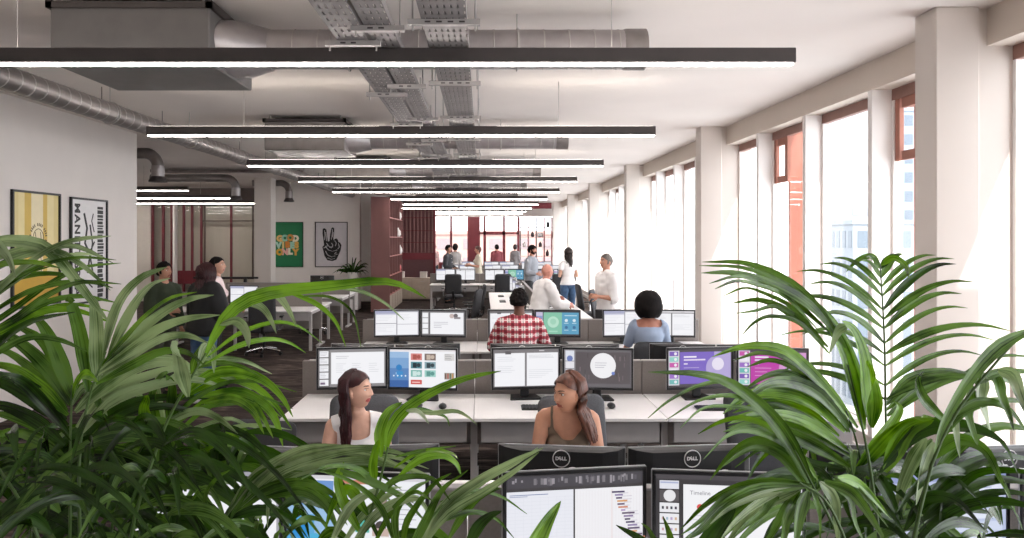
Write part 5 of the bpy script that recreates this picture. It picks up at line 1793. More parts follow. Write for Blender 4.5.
# ---- bald man leaning on the end of the lengthwise bench
p = Person('bald man in white shirt perched sideways at the end of the lengthwise bench', (0.86, 10.95, 0), 112, 1.02, 'm', 0.80, 16, arms=[((-0.2, -0.35, -1), (0.3, -1, -0.05)), ((0.22, -0.2, -1), (-0.25, -1, 0.25))], legs=[((-0.1, -0.75, -0.75), (0, 0.22, -1)), ((0.1, -0.75, -0.75), (0, 0.22, -1))], head=(8, -6, 0), tone='#c98a78', lip='#a85f55')
p.shirt(WHITE_C, 0.95, 0.034, 0, wr=0.014); p.trousers(GREY_T); p.shoes(BROWN_SH)
# ---- standing man in the white shirt
p = Person('standing grey haired man in white shirt with rolled sleeves by the windows', (1.90, 10.55, 0), -70, 1.02, 'm', 0.945, 2, arms=[((-0.12, 0.05, -1), (0.62, -1, 0.12)), ((0.12, 0.05, -1), (-0.62, -1, 0.12))], head=(2, -4, 0), tone='#c08a72', lip='#9c5a50', hands=(0.9, 0.9))
p.shirt(WHITE_C, 0.62, 0.032, 1, wr=0.012); p.trousers(GREY_T, 0.02); p.shoes(BROWN_SH)
p.short_hair(HAIR_GREY, 0.008, 0.004, 0.066)
m = MB(); m.tube([p.pel + p.up * 0.075 + p.lat * math.cos(a) * 0.192 + p.fw * math.sin(a) * 0.140 for a in [2 * math.pi * k / 28 for k in range(28)]], [(0.016, 0.004)] * 28, 6, closed=True, side=(0, 0, 1)); m.build('belt', BROWN_SH, p.root)
# ---- woman in jeans
p = Person('standing woman in white top and blue jeans with long dark hair by the windows', (1.98, 16.1, 0), 200, 1.02, 'f', 0.955, 0, arms=[((-0.25, 0.05, -1), (0.6, -0.9, 0.2)), ((0.25, 0.05, -1), (-0.6, -0.9, 0.2))], head=(10, 0, 0), tone='#c79a83', lip='#a85f55')
p.shirt(WHITE_C, 0.25, 0.014, 1); p.trousers(DENIM, 0.008, wide=0.004); p.shoes(WHITE_C)
p.long_hair(HAIR_DARK, 0.50, 1.0, seed=8, az0=0, az1=180, layers=3, per=20, spread=0.01)
# ---- bearded man in the grey jacket
p = Person('bearded man in grey jacket standing beyond the end of the lengthwise bench', (1.22, 17.45, 0), 58, 1.05, 'm', 0.975, 2, head=(10, 0, 0), arms=[((-0.15, 0.05, -1), (0.5, -0.9, -0.1)), ((0.12, 0.05, -1), (0, -0.2, -1))], tone='#b07c66', lip='#8f5249')
p.shirt(mat('grey_tweed', '#8f9299', 0.85, var=0.06), 0.95, 0.02, 0, 'jacket'); p.trousers(CHARC, 0.014); p.shoes(BROWN_SH)
p.short_hair(HAIR_BLACK, 0.016, 0.008); p.beard(HAIR_BLACK)
# ---- man in the suit
p = Person('man in dark grey suit standing behind the fourth bench near the red screen', (-1.06, 21.95, 0), 70, 1.03, 'm', 0.955, 0, head=(0, -4, 0), arms=[((-0.12, 0.05, -1), (0.3, -0.9, -0.3)), ((0.12, 0.05, -1), (-0.3, -0.9, -0.3))], tone='#b58670', lip='#94564b')
p.shirt(CHARC, 0.95, 0.02, 0, 'suit_jacket'); p.trousers(CHARC, 0.014); p.shoes(BLK_C); p.short_hair(HAIR_BLACK, 0.014, 0.006)
m = MB()
for sg in (-1, 1):
    m.tube([p.pel + p.up * 0.53 + p.lat * sg * 0.05 + p.fw * 0.075, p.pel + p.up * 0.44 + p.lat * sg * 0.035 + p.fw * 0.128, p.pel + p.up * 0.30 + p.fw * 0.138], [(0.02, 0.004), (0.022, 0.004), (0.01, 0.004)], 6, side=p.lat)
m.build('shirt_front', WHITE_C, p.root)
# ---- person in the light dress
p = Person('short haired woman in pale beige dress gesturing towards the man in the suit', (-0.12, 22.1, 0), -80, 1.0, 'f', 0.94, 0, arms=[((-0.1, -0.1, -1), (0.1, -1, 0.1)), ((0.1, -0.1, -1), (-0.1, -1, 0.25))], tone='#c48f78', lip='#a0564d', hands=(0.3, 0.3))
p.shirt(mat('beige_linen', '#cfc7b4', 0.85), 0.4, 0.014, 0, 'dress'); p.trousers(mat('beige_linen', '#cfc7b4', 0.85), to=0.48, wide=0.05, name='skirt'); p.shoes(BROWN_SH)
p.short_hair(mat('reddish_hair', '#4a2018', 0.5, var=0.3), 0.016, 0.006, back=-0.08)
# ---- woman in grey further back
p = Person('dark haired woman in pale grey top farther off behind the man in the suit', (-0.95, 24.85, 0), 168, 1.03, 'f', 0.96, 0, tone='#b98570', lip='#a0564d')
p.shirt(mat('pale_grey_knit', '#b9b6b6', 0.9), 0.9, 0.016, 0, 'jumper'); p.trousers(CHARC, 0.01); p.shoes(BLK_C)
p.short_hair(HAIR_BLACK, 0.022, 0.01, back=-0.10)
# ---- far end people
for (x, y, rz, lab, cm, hm, sx) in ((-2.0, 29.2, 30, 'distant person in pinkish top by the glazed red partition beyond the suited man', '#c9a3a0', HAIR_DARK, 'f'), (0.62, 29.3, 190, 'distant person in wine red top in front of the red door frame', '#8c4a50', HAIR_BLACK, 'm'), (1.40, 29.6, 160, 'distant person in grey top standing beside the far open shelf', '#8f8b8d', HAIR_DARK, 'f')):
    p = Person(lab, (x, y, 0), rz, 0.99, sx, 0.93, 0, tone='#b98570', lip='#a0564d', vox=0.018)
    p.shirt(mat('top_' + cm, cm, 0.9), 0.8, 0.016, 0); p.trousers(CHARC, 0.012); p.shoes(BLK_C); p.short_hair(hm, 0.018, 0.008, back=-0.08)
# ---- group by the picture wall end
p = Person('man in dark green jacket talking near the end of the white picture wall', (-4.12, 9.0, 0), 62, 0.98, 'm', 0.905, 4, arms=[((-0.2, -0.1, -1), (0.5, -0.8, 0.1)), ((0.15, 0, -1), (0, -0.3, -1))], head=(10, -6, 0), tone='#b8866f', lip='#94564b')
p.shirt(mat('dark_green_cotton', '#27301f', 0.9, var=0.12), 0.95, 0.02, 0, 'jacket'); p.trousers(mat('olive_trousers', '#3c3d33', 0.9), 0.014); p.shoes(BLK_C); p.short_hair(HAIR_BLACK, 0.016, 0.008)
p = Person('woman with long burgundy hair and black jacket near the picture wall', (-3.42, 8.6, 0), 150, 0.97, 'f', 0.905, 4, arms=[((-0.3, -0.2, -1), (0.6, -0.8, 0.1)), ((0.3, -0.1, -1), (-0.4, -0.6, -0.6))], head=(0, 4, 0), tone='#c79a83', lip='#a85f55')
p.shirt(BLK_C, 0.95, 0.075, 0, 'jacket', flare=0.03); p.trousers(DENIM, 0.012); p.shoes(WHITE_C)
p.long_hair(HAIR_BURG, 0.50, 1.45, seed=12, az0=-10, az1=190, layers=4, per=24, spread=0.07)
p = Person('dark haired woman in pale pink top behind the woman with burgundy hair', (-3.62, 9.45, 0), 100, 1.0, 'f', 0.94, 4, arms=[((-0.3, -0.1, -1), (0.4, -0.8, 0.0)), ((0.2, 0.0, -1), (-0.2, -0.8, -0.2))], head=(-14, -8, 0), tone='#c79a83', lip='#a85f55')
p.shirt(mat('pale_pink_cotton', '#dcc9c9', 0.9), 0.5, 0.016, 0); p.trousers(BLK_C, 0.01); p.shoes(BLK_C)
p.long_hair(HAIR_BLACK, 0.26, 1.0, seed=14, az0=10, az1=170, layers=2, per=18)
# ================================================================ PALMS IN FRONT
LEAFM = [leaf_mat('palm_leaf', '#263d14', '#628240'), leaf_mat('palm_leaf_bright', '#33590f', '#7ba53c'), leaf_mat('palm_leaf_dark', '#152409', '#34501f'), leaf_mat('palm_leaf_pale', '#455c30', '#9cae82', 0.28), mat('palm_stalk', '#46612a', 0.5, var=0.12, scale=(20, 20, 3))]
PAL = {'m': 0, 'b': 1, 'd': 2, 'p': 3}
prng = random.Random(77)
def spline(P, n):
    P = [Vector(p) for p in P]
    Q = [P[0] * 2 - P[1]] + P + [P[-1] * 2 - P[-2]]
    out = []
    segs = len(P) - 1
    for k in range(n + 1):
        t = k / n * segs
        i = min(int(t), segs - 1); f = t - i
        a, b, c, d = Q[i], Q[i + 1], Q[i + 2], Q[i + 3]
        out.append(0.5 * ((2 * b) + (c - a) * f + (2 * a - 5 * b + 4 * c - d) * f * f + (3 * b - a - 3 * c + d) * f ** 3))
    return out
def leaf(mb, P, hw, mi, face=None, fold=0.42, n=13, blunt=False, twist=0.0):
    """one leaflet: pleated blade along P, half width hw"""
    c = spline(P, n)
    N = Vector(face) if face else Vector((prng.uniform(-0.5, 0.5), -1, prng.uniform(0.1, 0.9)))
    vs = []
    us = (-1, -0.5, 0, 0.5, 1)
    for k in range(n + 1):
        t = k / n
        T = (c[min(k + 1, n)] - c[max(k - 1, 0)]).normalized()
        sd = T.cross(N)
        if sd.length < 1e-3: sd = T.orthogonal()
        sd.normalize()
        nn = sd.cross(T).normalized()
        if twist:
            q = Matrix.Rotation(twist * t, 3, T); sd = q @ sd; nn = q @ nn
        w = hw * (min(1, (t + 0.03) / 0.30) ** 0.75) * ((1 - t) ** (0.35 if blunt else 0.62)) * (1.0 if blunt else 1.2)
        w = max(w, 0.0004)
        for u in us:
            h = -fold * w * (1 - abs(u)) + 0.10 * w * (1 if abs(u) == 0.5 else 0)
            vs.append(c[k] + sd * (u * w) + nn * h)
    fs = []
    for k in range(n):
        for j in range(4):
            fs.append((k * 5 + j, k * 5 + j + 1, (k + 1) * 5 + j + 1, (k + 1) * 5 + j))
    i0 = mb.add(vs, fs, mi, True)
    off = prng.random() * 7
    for k in range(n + 1):
        for j in range(5):
            mb.uv[i0 + k * 5 + j] = (j / 4 + off, k / n * 3 + off)
def pleaf(mb, base_d, pts, wpx, kind='m', dd=None, **kw):
    """leaflet seen through pixel points; its depth drifts from base_d by dd towards the tip"""
    if dd is None: dd = prng.uniform(-0.16, 0.10)
    n = len(pts) - 1
    P = [at(x, y, base_d + dd * (k / n) ** 1.5) for k, (x, y) in enumerate(pts)]
    leaf(mb, P, wpx * base_d / F / 2 * 0.98, PAL[kind], **kw)
def rachis(mb, P, r0=0.005, r1=0.002):
    c = spline(P, 16)
    mb.tube(c, [r0 + (r1 - r0) * k / 16 for k in range(17)], 7, 4)
def palm(label, pot_xy, fans, gen=None, pot_h=0.72, r=0.22, group=None):
    x, y = pot_xy
    t = thing('potted_palm', label, 'plant', (x, y, 0), 0, group)
    m = MB()
    m.lathe([(0.001, 0), (r * 0.86, 0), (r * 0.88, 0.02), (r, pot_h - 0.02), (r, pot_h), (r - 0.02, pot_h), (r - 0.03, pot_h - 0.06), (0.001, pot_h - 0.06)], 32)
    m.build('planter_pot', mat('charcoal_planter', '#3b3b3d', 0.6, var=0.06), t)
    m = MB(); m.lathe([(r - 0.03, pot_h - 0.055), (0.001, pot_h - 0.04)], 24)
    m.build('potting_soil', mat('dark_soil', '#2a211b', 0.95, var=0.3, scale=(40, 40, 40)), t)
    inv = Matrix.Translation((-x, -y, 0))
    for fan in fans:
        m = MB(); m.M = inv
        d = fan['d']
        rp = [at(px, py, d) for px, py in fan['rachis']]
        a = prng.random() * 6.28
        foot = Vector((x + 0.07 * math.cos(a), y + 0.07 * math.sin(a), pot_h - 0.06))
        mid = foot.lerp(rp[0], 0.55) + Vector((0, 0, 0.10))
        rachis(m, [foot, mid] + rp, fan.get('r0', 0.004), 0.0015)
        for lf in fan['leaves']:
            kw = dict(lf[3]) if len(lf) > 3 else {}
            pleaf(m, d, lf[0], lf[1], lf[2], **kw)
        L_ = fan['leaves']
        for la, lb in zip(L_[:-1], L_[1:]):
            ta, tb = la[0][-1], lb[0][-1]
            if not fan.get('sparse') and math.dist(ta, tb) < 62 and math.dist(la[0][0], lb[0][0]) < 60 and len(la) == 3 and len(lb) == 3 and max(la[1], lb[1]) > 6:
                ca = spline([(x_, y_, 0) for x_, y_ in la[0]], 4); cb = spline([(x_, y_, 0) for x_, y_ in lb[0]], 4)
                w_ = prng.uniform(0.35, 0.65)
                mid_ = [(p_.x * w_ + q_.x * (1 - w_) + prng.uniform(-3, 3), p_.y * w_ + q_.y * (1 - w_) + prng.uniform(-3, 3)) for p_, q_ in zip(ca, cb)]
                pleaf(m, d + 0.03, mid_, (la[1] + lb[1]) * 0.38, prng.choice([la[2], lb[2], 'm']))
        if 'gen' in fan:
            fan['gen'](m, rp)
        m.build('frond', LEAFM, t)
    return t
def gen_pairs(n, L, W, kind='m', lift=0.5, droop=0.5, plane=(0, -1, 0.1), t0=0.1, ang=62, jit=0.1):
    def g(m, rp):
        c = spline(rp, 40)
        for k in range(n):
            t = t0 + (1 - t0) * k / (n - 1)
            i = min(39, int(t * 40))
            p = c[i]
            T = (c[min(40, i + 1)] - c[max(0, i - 1)]).normalized()
            N = Vector(plane).normalized()
            S_ = T.cross(N).normalized()
            prof = (0.55 + 0.45 * math.sin(math.pi * min(1, 0.2 + t * 0.75))) * (1.0 if t < 0.8 else 1 - 0.55 * (t - 0.8) / 0.2)
            for sg in (-1, 1):
                a = R(ang - 34 * t + prng.uniform(-5, 5))
                dr = (T * math.cos(a) + S_ * sg * math.sin(a) + N * prng.uniform(-0.2, 0.35)).normalized()
                ll = L * prof * prng.uniform(1 - jit, 1 + jit)
                pts = [p]
                for q in range(1, 6):
                    f = q / 5
                    pts.append(p + dr * ll * f + Vector((0, 0, -droop * ll * f ** 2.2)))
                leaf(m, pts, W * prng.uniform(0.8, 1.15), PAL[kind] if prng.random() < 0.8 else prng.choice((0, 2, 3)), face=N + Vector((0, 0, 0.5)) + S_ * sg * 0.3)
    return g
def gen_mass(n, d0, d1, box, kinds, lpx, wpx, seed):
    """loose leaflets arching out of the crown inside a pixel box"""
    rr = random.Random(seed)
    def g(m, rp):
        for k in range(n):
            d = rr.uniform(d0, d1)
            x, y = rr.uniform(box[0], box[2]), rr.uniform(box[1], box[3])
            a = rr.uniform(-2.75, -0.4)
            L = rr.uniform(*lpx)
            pts = []
            for q in range(6):
                f = q / 5
                pts.append((x + L * f * math.cos(a), y + L * (f * math.sin(a) * 0.55 + 0.75 * f ** 2.1)))
            P = [at(px, py, d - 0.10 * q / 5) for q, (px, py) in enumerate(pts)]
            leaf(m, P, rr.uniform(*wpx) * d / F / 2, PAL[rr.choice(kinds)], face=(rr.uniform(-0.5, 0.5), -1, rr.uniform(0, 1.2)))
    return g
BL_ = {'blunt': True}
left_fans = [
 {'d': 1.25, 'rachis': [(40, 540), (-20, 440), (-70, 340), (-110, 260)], 'leaves': [
   ([(-60, 345), (-5, 292), (35, 258), (70, 241), (111, 236)], 14, 'p'), ([(-90, 265), (-15, 243), (30, 242), (55, 255), (78, 283), (95, 305), (109, 322)], 15, 'p'),
   ([(-70, 310), (0, 265), (40, 251), (75, 246), (113, 263)], 12, 'p'), ([(-60, 355), (5, 315), (50, 283), (85, 267), (121, 263)], 11, 'm'),
   ([(-60, 360), (5, 325), (45, 303), (80, 296), (118, 303)], 10, 'm'), ([(-60, 362), (0, 330), (40, 312), (75, 310), (112, 323)], 11, 'b'),
   ([(-80, 215), (-15, 238), (6, 254), (16, 278)], 13, 'p'), ([(-80, 320), (-15, 292), (20, 275), (52, 266)], 11, 'b'),
   ([(-60, 385), (0, 350), (30, 337), (60, 340), (88, 352)], 11, 'm'), ([(-50, 340), (15, 298), (55, 284), (90, 282), (113, 288)], 9, 'm'),
   ([(-60, 300), (-10, 268), (30, 262), (60, 268)], 10, 'b'), ([(-60, 400), (-10, 350), (30, 322), (75, 312)], 9, 'd'),
   ([(-50, 330), (10, 283), (45, 262), (80, 254), (100, 256)], 11, 'p')]},
 {'d': 1.32, 'rachis': [(70, 540), (70, 460), (71, 420), (72, 385)], 'leaves': [
   ([(88, 392), (85, 362), (79, 330), (72, 306), (68, 296)], 16, 'm', BL_), ([(97, 385), (97, 350), (96, 318), (93, 296)], 17, 'p', BL_),
   ([(72, 398), (63, 370), (52, 342), (40, 322), (28, 314)], 16, 'm'), ([(70, 405), (50, 372), (25, 347), (0, 333), (-25, 332)], 15, 'm'),
   ([(68, 415), (40, 387), (10, 367), (-35, 362)], 14, 'b'), ([(68, 425), (35, 402), (0, 383), (-35, 378)], 15, 'd'), ([(70, 435), (42, 402), (22, 382), (0, 374), (-30, 378)], 14, 'd'),
   ([(72, 405), (84, 388), (98, 400), (107, 425), (111, 442)], 11, 'p'), ([(71, 400), (76, 382), (85, 374), (98, 382)], 17, 'b'),
   ([(75, 412), (105, 384), (140, 364), (175, 361), (198, 372)], 20, 'p'), ([(80, 435), (110, 402), (150, 386), (190, 379), (222, 386)], 16, 'p'),
   ([(85, 445), (120, 417), (160, 406), (205, 414)], 15, 'd'), ([(78, 452), (112, 430), (150, 426), (188, 440), (202, 472)], 15, 'd'), ([(65, 445), (35, 420), (0, 405), (-30, 408)], 15, 'd'),
   ([(64, 455), (40, 440), (10, 432), (-25, 445)], 14, 'm'), ([(60, 465), (30, 455), (0, 462), (-25, 480)], 13, 'm')]},
 {'d': 1.2, 'sparse': True, 'rachis': [(80, 540), (80, 450), (90, 395), (106, 352)], 'leaves': [
   ([(104, 354), (110, 325), (122, 297), (142, 277), (167, 267)], 16, 'p'), ([(108, 357), (122, 327), (137, 300), (152, 284), (171, 278)], 15, 'p'),
   ([(100, 367), (122, 341), (145, 316), (170, 298), (197, 292)], 9, 'b'), ([(103, 364), (135, 334), (165, 311), (190, 299), (214, 295)], 13, 'p'),
   ([(98, 372), (130, 348), (160, 328), (190, 318), (220, 315)], 13, 'p'), ([(96, 376), (130, 356), (160, 339), (185, 335), (208, 343)], 12, 'p'), ([(96, 384), (130, 366), (160, 352), (186, 352), (205, 366)], 10, 'm')]},
 {'d': 1.12, 'rachis': [(130, 540), (160, 440), (180, 397), (206, 353)], 'leaves': [
   ([(205, 356), (222, 322), (245, 301), (280, 291), (330, 286), (375, 281), (402, 285), (426, 298)], 15, 'b', {'dd': -0.05}), ([(256, 289), (275, 293), (287, 307), (297, 327)], 10, 'p'), ([(220, 324), (236, 321), (246, 332), (249, 348)], 13, 'p'),
   ([(207, 357), (240, 333), (275, 322), (300, 327), (322, 343)], 5, 'b'), ([(205, 364), (240, 345), (270, 339), (290, 343), (306, 353)], 6, 'b'), ([(285, 291), (315, 303), (335, 321), (346, 347)], 6, 'b'),
   ([(300, 296), (330, 297), (352, 312), (361, 347)], 4, 'm'), ([(330, 287), (360, 291), (385, 303), (404, 320)], 5, 'p'), ([(188, 397), (182, 374), (177, 352), (172, 341)], 17, 'p', BL_), ([(192, 374), (198, 354), (205, 341)], 15, 'b', BL_), ([(199, 366), (207, 347), (213, 352), (214, 373)], 13, 'p')]},
 {'d': 1.4, 'rachis': [(110, 540), (135, 460), (160, 425), (190, 405)], 'leaves': [
   ([(172, 404), (205, 377), (235, 371), (262, 379), (281, 396), (293, 417)], 12, 'b'), ([(196, 397), (235, 392), (262, 403), (276, 421), (283, 447)], 13, 'b'), ([(200, 403), (230, 398), (252, 410), (264, 434)], 11, 'b'),
   ([(160, 432), (190, 402), (225, 383), (260, 382), (297, 392)], 6, 'm'), ([(170, 440), (210, 406), (255, 396), (293, 409)], 6, 'm'), ([(150, 432), (190, 412), (215, 416), (238, 434)], 10, 'p'), ([(190, 440), (230, 428), (260, 425), (292, 430)], 5, 'p'),
   ([(150, 392), (200, 363), (240, 360), (272, 374)], 8, 'p'), ([(160, 387), (195, 373), (225, 376), (252, 390)], 10, 'p'), ([(165, 445), (152, 405), (158, 380), (168, 372)], 15, 'm', BL_), ([(160, 450), (145, 415), (148, 395)], 15, 'b', BL_), ([(150, 445), (142, 410), (138, 385), (141, 372)], 11, 'p'),
   ([(175, 450), (172, 410), (172, 385), (166, 375)], 15, 'm')]},
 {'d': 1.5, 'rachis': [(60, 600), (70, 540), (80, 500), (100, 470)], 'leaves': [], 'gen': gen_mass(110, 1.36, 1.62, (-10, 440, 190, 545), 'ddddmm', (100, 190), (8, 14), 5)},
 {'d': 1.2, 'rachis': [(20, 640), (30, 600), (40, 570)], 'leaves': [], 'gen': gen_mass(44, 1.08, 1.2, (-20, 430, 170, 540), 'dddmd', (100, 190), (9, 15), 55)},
 {'d': 1.5, 'rachis': [(90, 600), (120, 540), (150, 500), (180, 470)], 'leaves': [
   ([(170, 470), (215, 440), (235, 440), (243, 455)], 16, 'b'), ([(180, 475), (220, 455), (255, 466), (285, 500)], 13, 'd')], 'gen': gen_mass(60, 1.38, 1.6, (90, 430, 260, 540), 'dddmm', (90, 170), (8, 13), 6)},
]
mid_fans = [
 {'d': 1.15, 'rachis': [(190, 590), (225, 517), (262, 475), (300, 455), (340, 447)], 'leaves': [
   ([(225, 517), (250, 481), (280, 459), (310, 447), (352, 446)], 13, 'p'), ([(240, 507), (275, 473), (320, 456), (370, 448), (412, 456)], 13, 'p'), ([(255, 492), (300, 471), (350, 462), (400, 466), (442, 482)], 11, 'p'),
   ([(235, 512), (265, 490), (300, 482), (330, 492), (352, 515)], 11, 'm'), ([(262, 497), (300, 490), (325, 505), (340, 535)], 13, 'm'), ([(230, 520), (245, 490), (262, 472), (285, 465)], 9, 'm'), ([(215, 535), (235, 505), (250, 492), (275, 487)], 10, 'd'),
   ([(225, 520), (260, 510), (290, 520), (310, 550)], 12, 'd'), ([(215, 530), (205, 500), (215, 480), (230, 470)], 8, 'm'), ([(290, 462), (330, 452), (375, 456), (415, 474)], 9, 'p'), ([(280, 470), (320, 468), (365, 480), (395, 505)], 9, 'm'),
   ([(212, 540), (240, 530), (262, 540), (280, 570)], 12, 'd'), ([(205, 545), (190, 515), (165, 500), (140, 500)], 11, 'd')]},
 {'d': 1.02, 'rachis': [(335, 620), (360, 545), (377, 492), (388, 447)], 'leaves': [
   ([(386, 451), (391, 428), (408, 407), (440, 388), (470, 377), (501, 371)], 14, 'b', {'dd': 0.0}), ([(381, 457), (380, 432), (388, 412), (402, 402)], 14, 'b', BL_), ([(375, 484), (373, 466), (376, 449), (380, 440)], 13, 'b', BL_),
   ([(412, 411), (432, 413), (455, 411), (468, 417), (477, 425)], 5, 'p'), ([(406, 410), (419, 412), (429, 424)], 7, 'p'), ([(398, 477), (420, 459), (442, 455), (456, 463), (461, 475)], 10, 'b'), ([(395, 457), (420, 451), (440, 448), (456, 446)], 4, 'm'),
   ([(378, 490), (360, 470), (330, 466), (300, 480)], 7, 'm'), ([(372, 505), (395, 480), (430, 478), (450, 500)], 8, 'm'), ([(368, 515), (350, 490), (335, 500), (325, 530)], 13, 'b'), ([(362, 535), (345, 505), (338, 480), (344, 462)], 13, 'b', BL_)]},
 {'d': 1.0, 'rachis': [(380, 620), (412, 550), (440, 507), (475, 483)], 'leaves': [
   ([(418, 548), (445, 506), (480, 480), (515, 461), (543, 448)], 12, 'p'), ([(425, 540), (450, 512), (485, 491), (515, 471), (539, 452)], 10, 'p'), ([(440, 502), (470, 491), (500, 496), (527, 514)], 5, 'm'), ([(440, 522), (470, 512), (495, 518), (514, 538)], 6, 'm'),
   ([(405, 562), (425, 522), (442, 490), (468, 470)], 11, 'm'), ([(400, 560), (395, 515), (412, 490), (430, 480)], 10, 'm'), ([(350, 548), (375, 516), (400, 501), (420, 500), (432, 522)], 11, 'p'), ([(330, 545), (350, 507), (375, 491), (402, 487)], 11, 'p'),
   ([(340, 470), (370, 481), (400, 496), (428, 524)], 9, 'm'), ([(395, 545), (380, 506), (350, 481), (318, 470)], 8, 'm'), ([(465, 550), (478, 527), (490, 516), (502, 511)], 13, 'd'), ([(430, 530), (455, 498), (482, 478), (505, 468)], 10, 'p')]},
 {'d': 0.98, 'rachis': [(470, 640), (500, 600), (520, 575)], 'leaves': [([(520, 580), (535, 547), (548, 521), (561, 501)], 21, 'b'), ([(668, 575), (645, 543), (616, 525)], 12, 'd'), ([(674, 555), (669, 532), (663, 516)], 8, 'm')], 'r0': 0.006},
 {'d': 1.25, 'rachis': [(300, 620), (300, 580), (310, 550)], 'leaves': [], 'gen': gen_mass(40, 1.15, 1.35, (160, 500, 420, 590), 'mdmdp', (70, 130), (8, 13), 16)},
]
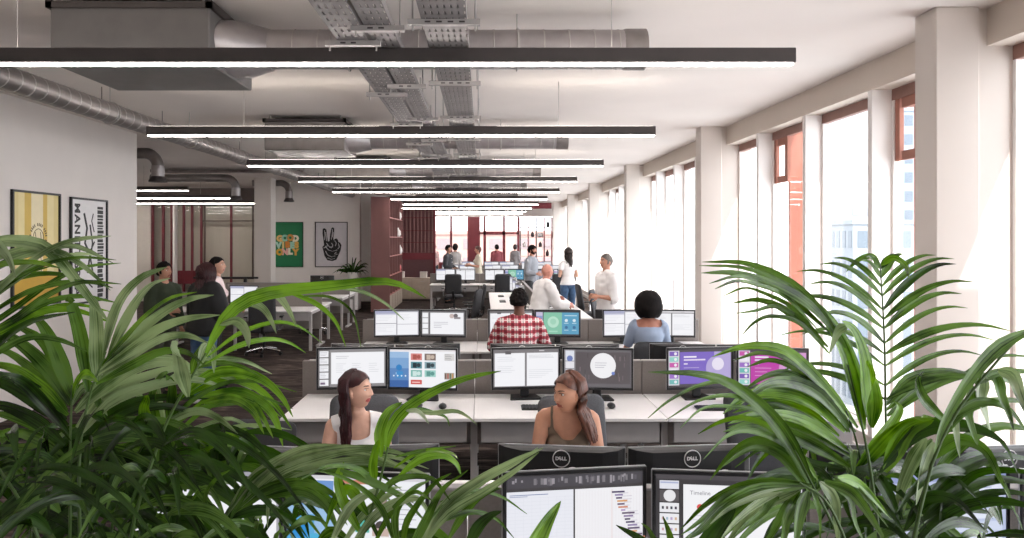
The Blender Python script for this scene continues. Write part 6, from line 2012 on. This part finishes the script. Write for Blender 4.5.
right_fans = [
 {'d': 1.55, 'rachis': [(890, 520), (886, 430), (885, 360), (883, 310), (880, 264)], 'leaves': [
   ([(886, 405), (912, 378), (950, 371), (985, 379)], 12, 'm'), ([(887, 416), (925, 388), (970, 374), (1012, 381)], 12, 'm'), ([(880, 264), (872, 256), (858, 260), (846, 272)], 8, 'm'), ([(881, 265), (893, 258), (905, 265), (909, 278)], 9, 'b')],
   'gen': gen_pairs(12, 0.29, 0.0085, 'm', droop=0.40, plane=(0.05, -1, 0.15), t0=0.36, ang=70)},
 {'d': 1.2, 'rachis': [(880, 560), (872, 480), (862, 425), (848, 365)], 'leaves': [
   ([(864, 430), (856, 382), (840, 337), (815, 306), (783, 289)], 30, 'b', {'dd': 0.02}), ([(846, 348), (815, 306), (785, 279), (745, 263), (702, 262)], 12, 'm'), ([(836, 332), (805, 301), (770, 283), (735, 273), (701, 273)], 12, 'm'),
   ([(820, 332), (785, 296), (755, 284), (735, 281), (715, 289)], 7, 'm'), ([(828, 347), (790, 313), (760, 300), (733, 303)], 9, 'm'), ([(830, 354), (800, 323), (772, 316), (755, 322), (742, 335)], 6, 'm'),
   ([(871, 425), (869, 392), (865, 357), (855, 331), (842, 321)], 27, 'b', {'dd': -0.02}), ([(847, 325), (838, 332), (829, 354)], 11, 'p'), ([(872, 428), (875, 402), (873, 376), (868, 360)], 17, 'b', BL_)]},
 {'d': 1.35, 'rachis': [(880, 580), (868, 500), (856, 440), (846, 410)], 'leaves': [
   ([(858, 428), (830, 391), (795, 356), (770, 346), (740, 347), (712, 357)], 13, 'b'), ([(856, 432), (825, 397), (795, 369), (770, 360), (747, 367)], 12, 'm'), ([(850, 428), (820, 394), (790, 382), (765, 385), (741, 404)], 15, 'm'),
   ([(845, 432), (810, 401), (775, 392), (745, 397), (723, 414)], 17, 'b'), ([(840, 442), (800, 416), (770, 405), (738, 411)], 12, 'm'), ([(850, 452), (815, 426), (785, 415), (755, 415), (728, 424)], 15, 'b'), ([(850, 467), (815, 446), (780, 431), (750, 425), (723, 432)], 15, 'm'),
   ([(856, 470), (880, 440), (900, 410), (893, 400)], 14, 'b'), ([(846, 470), (815, 465), (785, 452), (755, 455)], 13, 'd'), ([(850, 480), (885, 440), (910, 420), (935, 418)], 18, 'b')]},
 {'d': 1.15, 'rachis': [(860, 600), (835, 530), (815, 490), (795, 450)], 'leaves': [
   ([(815, 492), (795, 451), (770, 415), (735, 386), (700, 374), (648, 372)], 16, 'm', {'dd': -0.05}), ([(760, 406), (730, 383), (700, 385), (670, 400), (648, 418)], 5, 'm'), ([(770, 413), (735, 396), (700, 400), (666, 420)], 5, 'm'), ([(800, 462), (775, 431), (745, 418), (720, 422), (698, 434)], 8, 'b'),
   ([(815, 482), (790, 451), (760, 440), (735, 450), (710, 480)], 12, 'm'), ([(810, 492), (780, 456), (750, 448), (728, 463)], 9, 'm'), ([(818, 480), (800, 455), (775, 448), (752, 470)], 8, 'b')]},
 {'d': 1.05, 'rachis': [(870, 620), (845, 540), (825, 500), (800, 483)], 'leaves': [
   ([(812, 485), (770, 482), (735, 488), (705, 505), (680, 530)], 10, 'm'), ([(806, 487), (760, 490), (725, 506), (700, 530), (683, 540)], 14, 'm'), ([(800, 489), (770, 500), (745, 521), (722, 550)], 15, 'p'), ([(792, 488), (760, 495), (730, 508), (710, 524)], 7, 'p'),
   ([(800, 490), (785, 511), (770, 537), (758, 555)], 14, 'm'), ([(808, 491), (800, 516), (795, 550)], 14, 'm'), ([(820, 482), (835, 502), (838, 545)], 14, 'p'), ([(825, 482), (850, 491), (870, 516), (887, 545)], 12, 'm'), ([(838, 477), (862, 486), (892, 520)], 12, 'b'),
   ([(690, 580), (715, 534), (736, 506)], 26, 'd', {'dd': 0.0})]},
 {'d': 1.22, 'rachis': [(905, 570), (930, 470), (952, 420), (978, 384), (1010, 347), (1050, 305)], 'leaves': [
   ([(1035, 328), (1000, 346), (970, 379), (945, 421), (934, 454)], 14, 'm'), ([(962, 392), (955, 408), (957, 435), (960, 458)], 18, 'p'), ([(984, 374), (983, 398), (988, 420), (992, 436)], 20, 'p'), ([(998, 370), (1012, 376), (1020, 395), (1032, 424)], 16, 'p'),
   ([(975, 384), (1000, 372), (1045, 372)], 10, 'm'), ([(945, 422), (980, 402), (1010, 410), (1032, 442)], 11, 'm'), ([(965, 372), (1000, 356), (1045, 358)], 5, 'm'), ([(950, 425), (925, 400), (918, 380), (925, 370)], 11, 'm'), ([(940, 440), (962, 412), (1000, 400), (1040, 404)], 11, 'm')]},
 {'d': 1.3, 'rachis': [(910, 600), (918, 520), (928, 470), (940, 440)], 'leaves': [
   ([(925, 502), (960, 471), (1000, 456), (1045, 462)], 14, 'd'), ([(920, 522), (960, 491), (1000, 479), (1045, 487)], 14, 'd'), ([(915, 542), (955, 511), (1000, 501), (1045, 510)], 14, 'd'), ([(935, 472), (965, 441), (1000, 426), (1045, 432)], 14, 'm'),
   ([(926, 438), (913, 460), (901, 490), (898, 516)], 14, 'p'), ([(934, 442), (924, 470), (916, 505)], 14, 'p'), ([(880, 472), (920, 431), (960, 425), (1000, 440), (1018, 474)], 18, 'd'), ([(885, 472), (907, 432), (934, 420)], 20, 'b'), ([(930, 460), (955, 440), (985, 450), (1005, 490)], 15, 'm'),
   ([(900, 520), (880, 480), (860, 470), (845, 480)], 14, 'd'), ([(905, 530), (925, 500), (955, 500), (985, 530)], 15, 'd')]},
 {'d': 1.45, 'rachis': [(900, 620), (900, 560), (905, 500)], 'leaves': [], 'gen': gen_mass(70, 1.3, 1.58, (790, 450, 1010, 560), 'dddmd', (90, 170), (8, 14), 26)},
]
palm('large leafy palm filling the lower corner by the picture wall', (-0.85, 1.5), left_fans)
palm('smaller palm with slender arching fronds in front of the smiling woman', (-0.22, 1.25), mid_fans, pot_h=0.62, r=0.2)
palm('large palm with one upright feather frond beside the window pillar', (0.82, 1.5), right_fans)

# small plant on the white cabinet
t = thing('potted_plant', 'small dark leafed plant in white pot on the cabinet beside the red bookcase', 'plant', (-3.62, 19.52, 0.82))
m = MB(); m.lathe([(0.001, 0), (0.10, 0), (0.14, 0.26), (0.12, 0.26), (0.11, 0.2), (0.001, 0.2)], 20); m.build('plant_pot', CER, t)
m = MB()
rr = random.Random(9)
for k in range(34):
    a, el = rr.uniform(0, 6.28), rr.uniform(0.3, 1.3)
    L = rr.uniform(0.35, 0.65)
    d = Vector((math.cos(a) * math.cos(el), math.sin(a) * math.cos(el), math.sin(el)))
    b = Vector((0, 0, 0.2))
    leaf(m, [b, b + d * L * 0.4, b + d * L * 0.75 + Vector((0, 0, -0.03)), b + d * L + Vector((0, 0, -0.16))], 0.024, 2, face=(rr.uniform(-1, 1), -1, 0.6), n=8)
m.build('foliage', LEAFM, t)
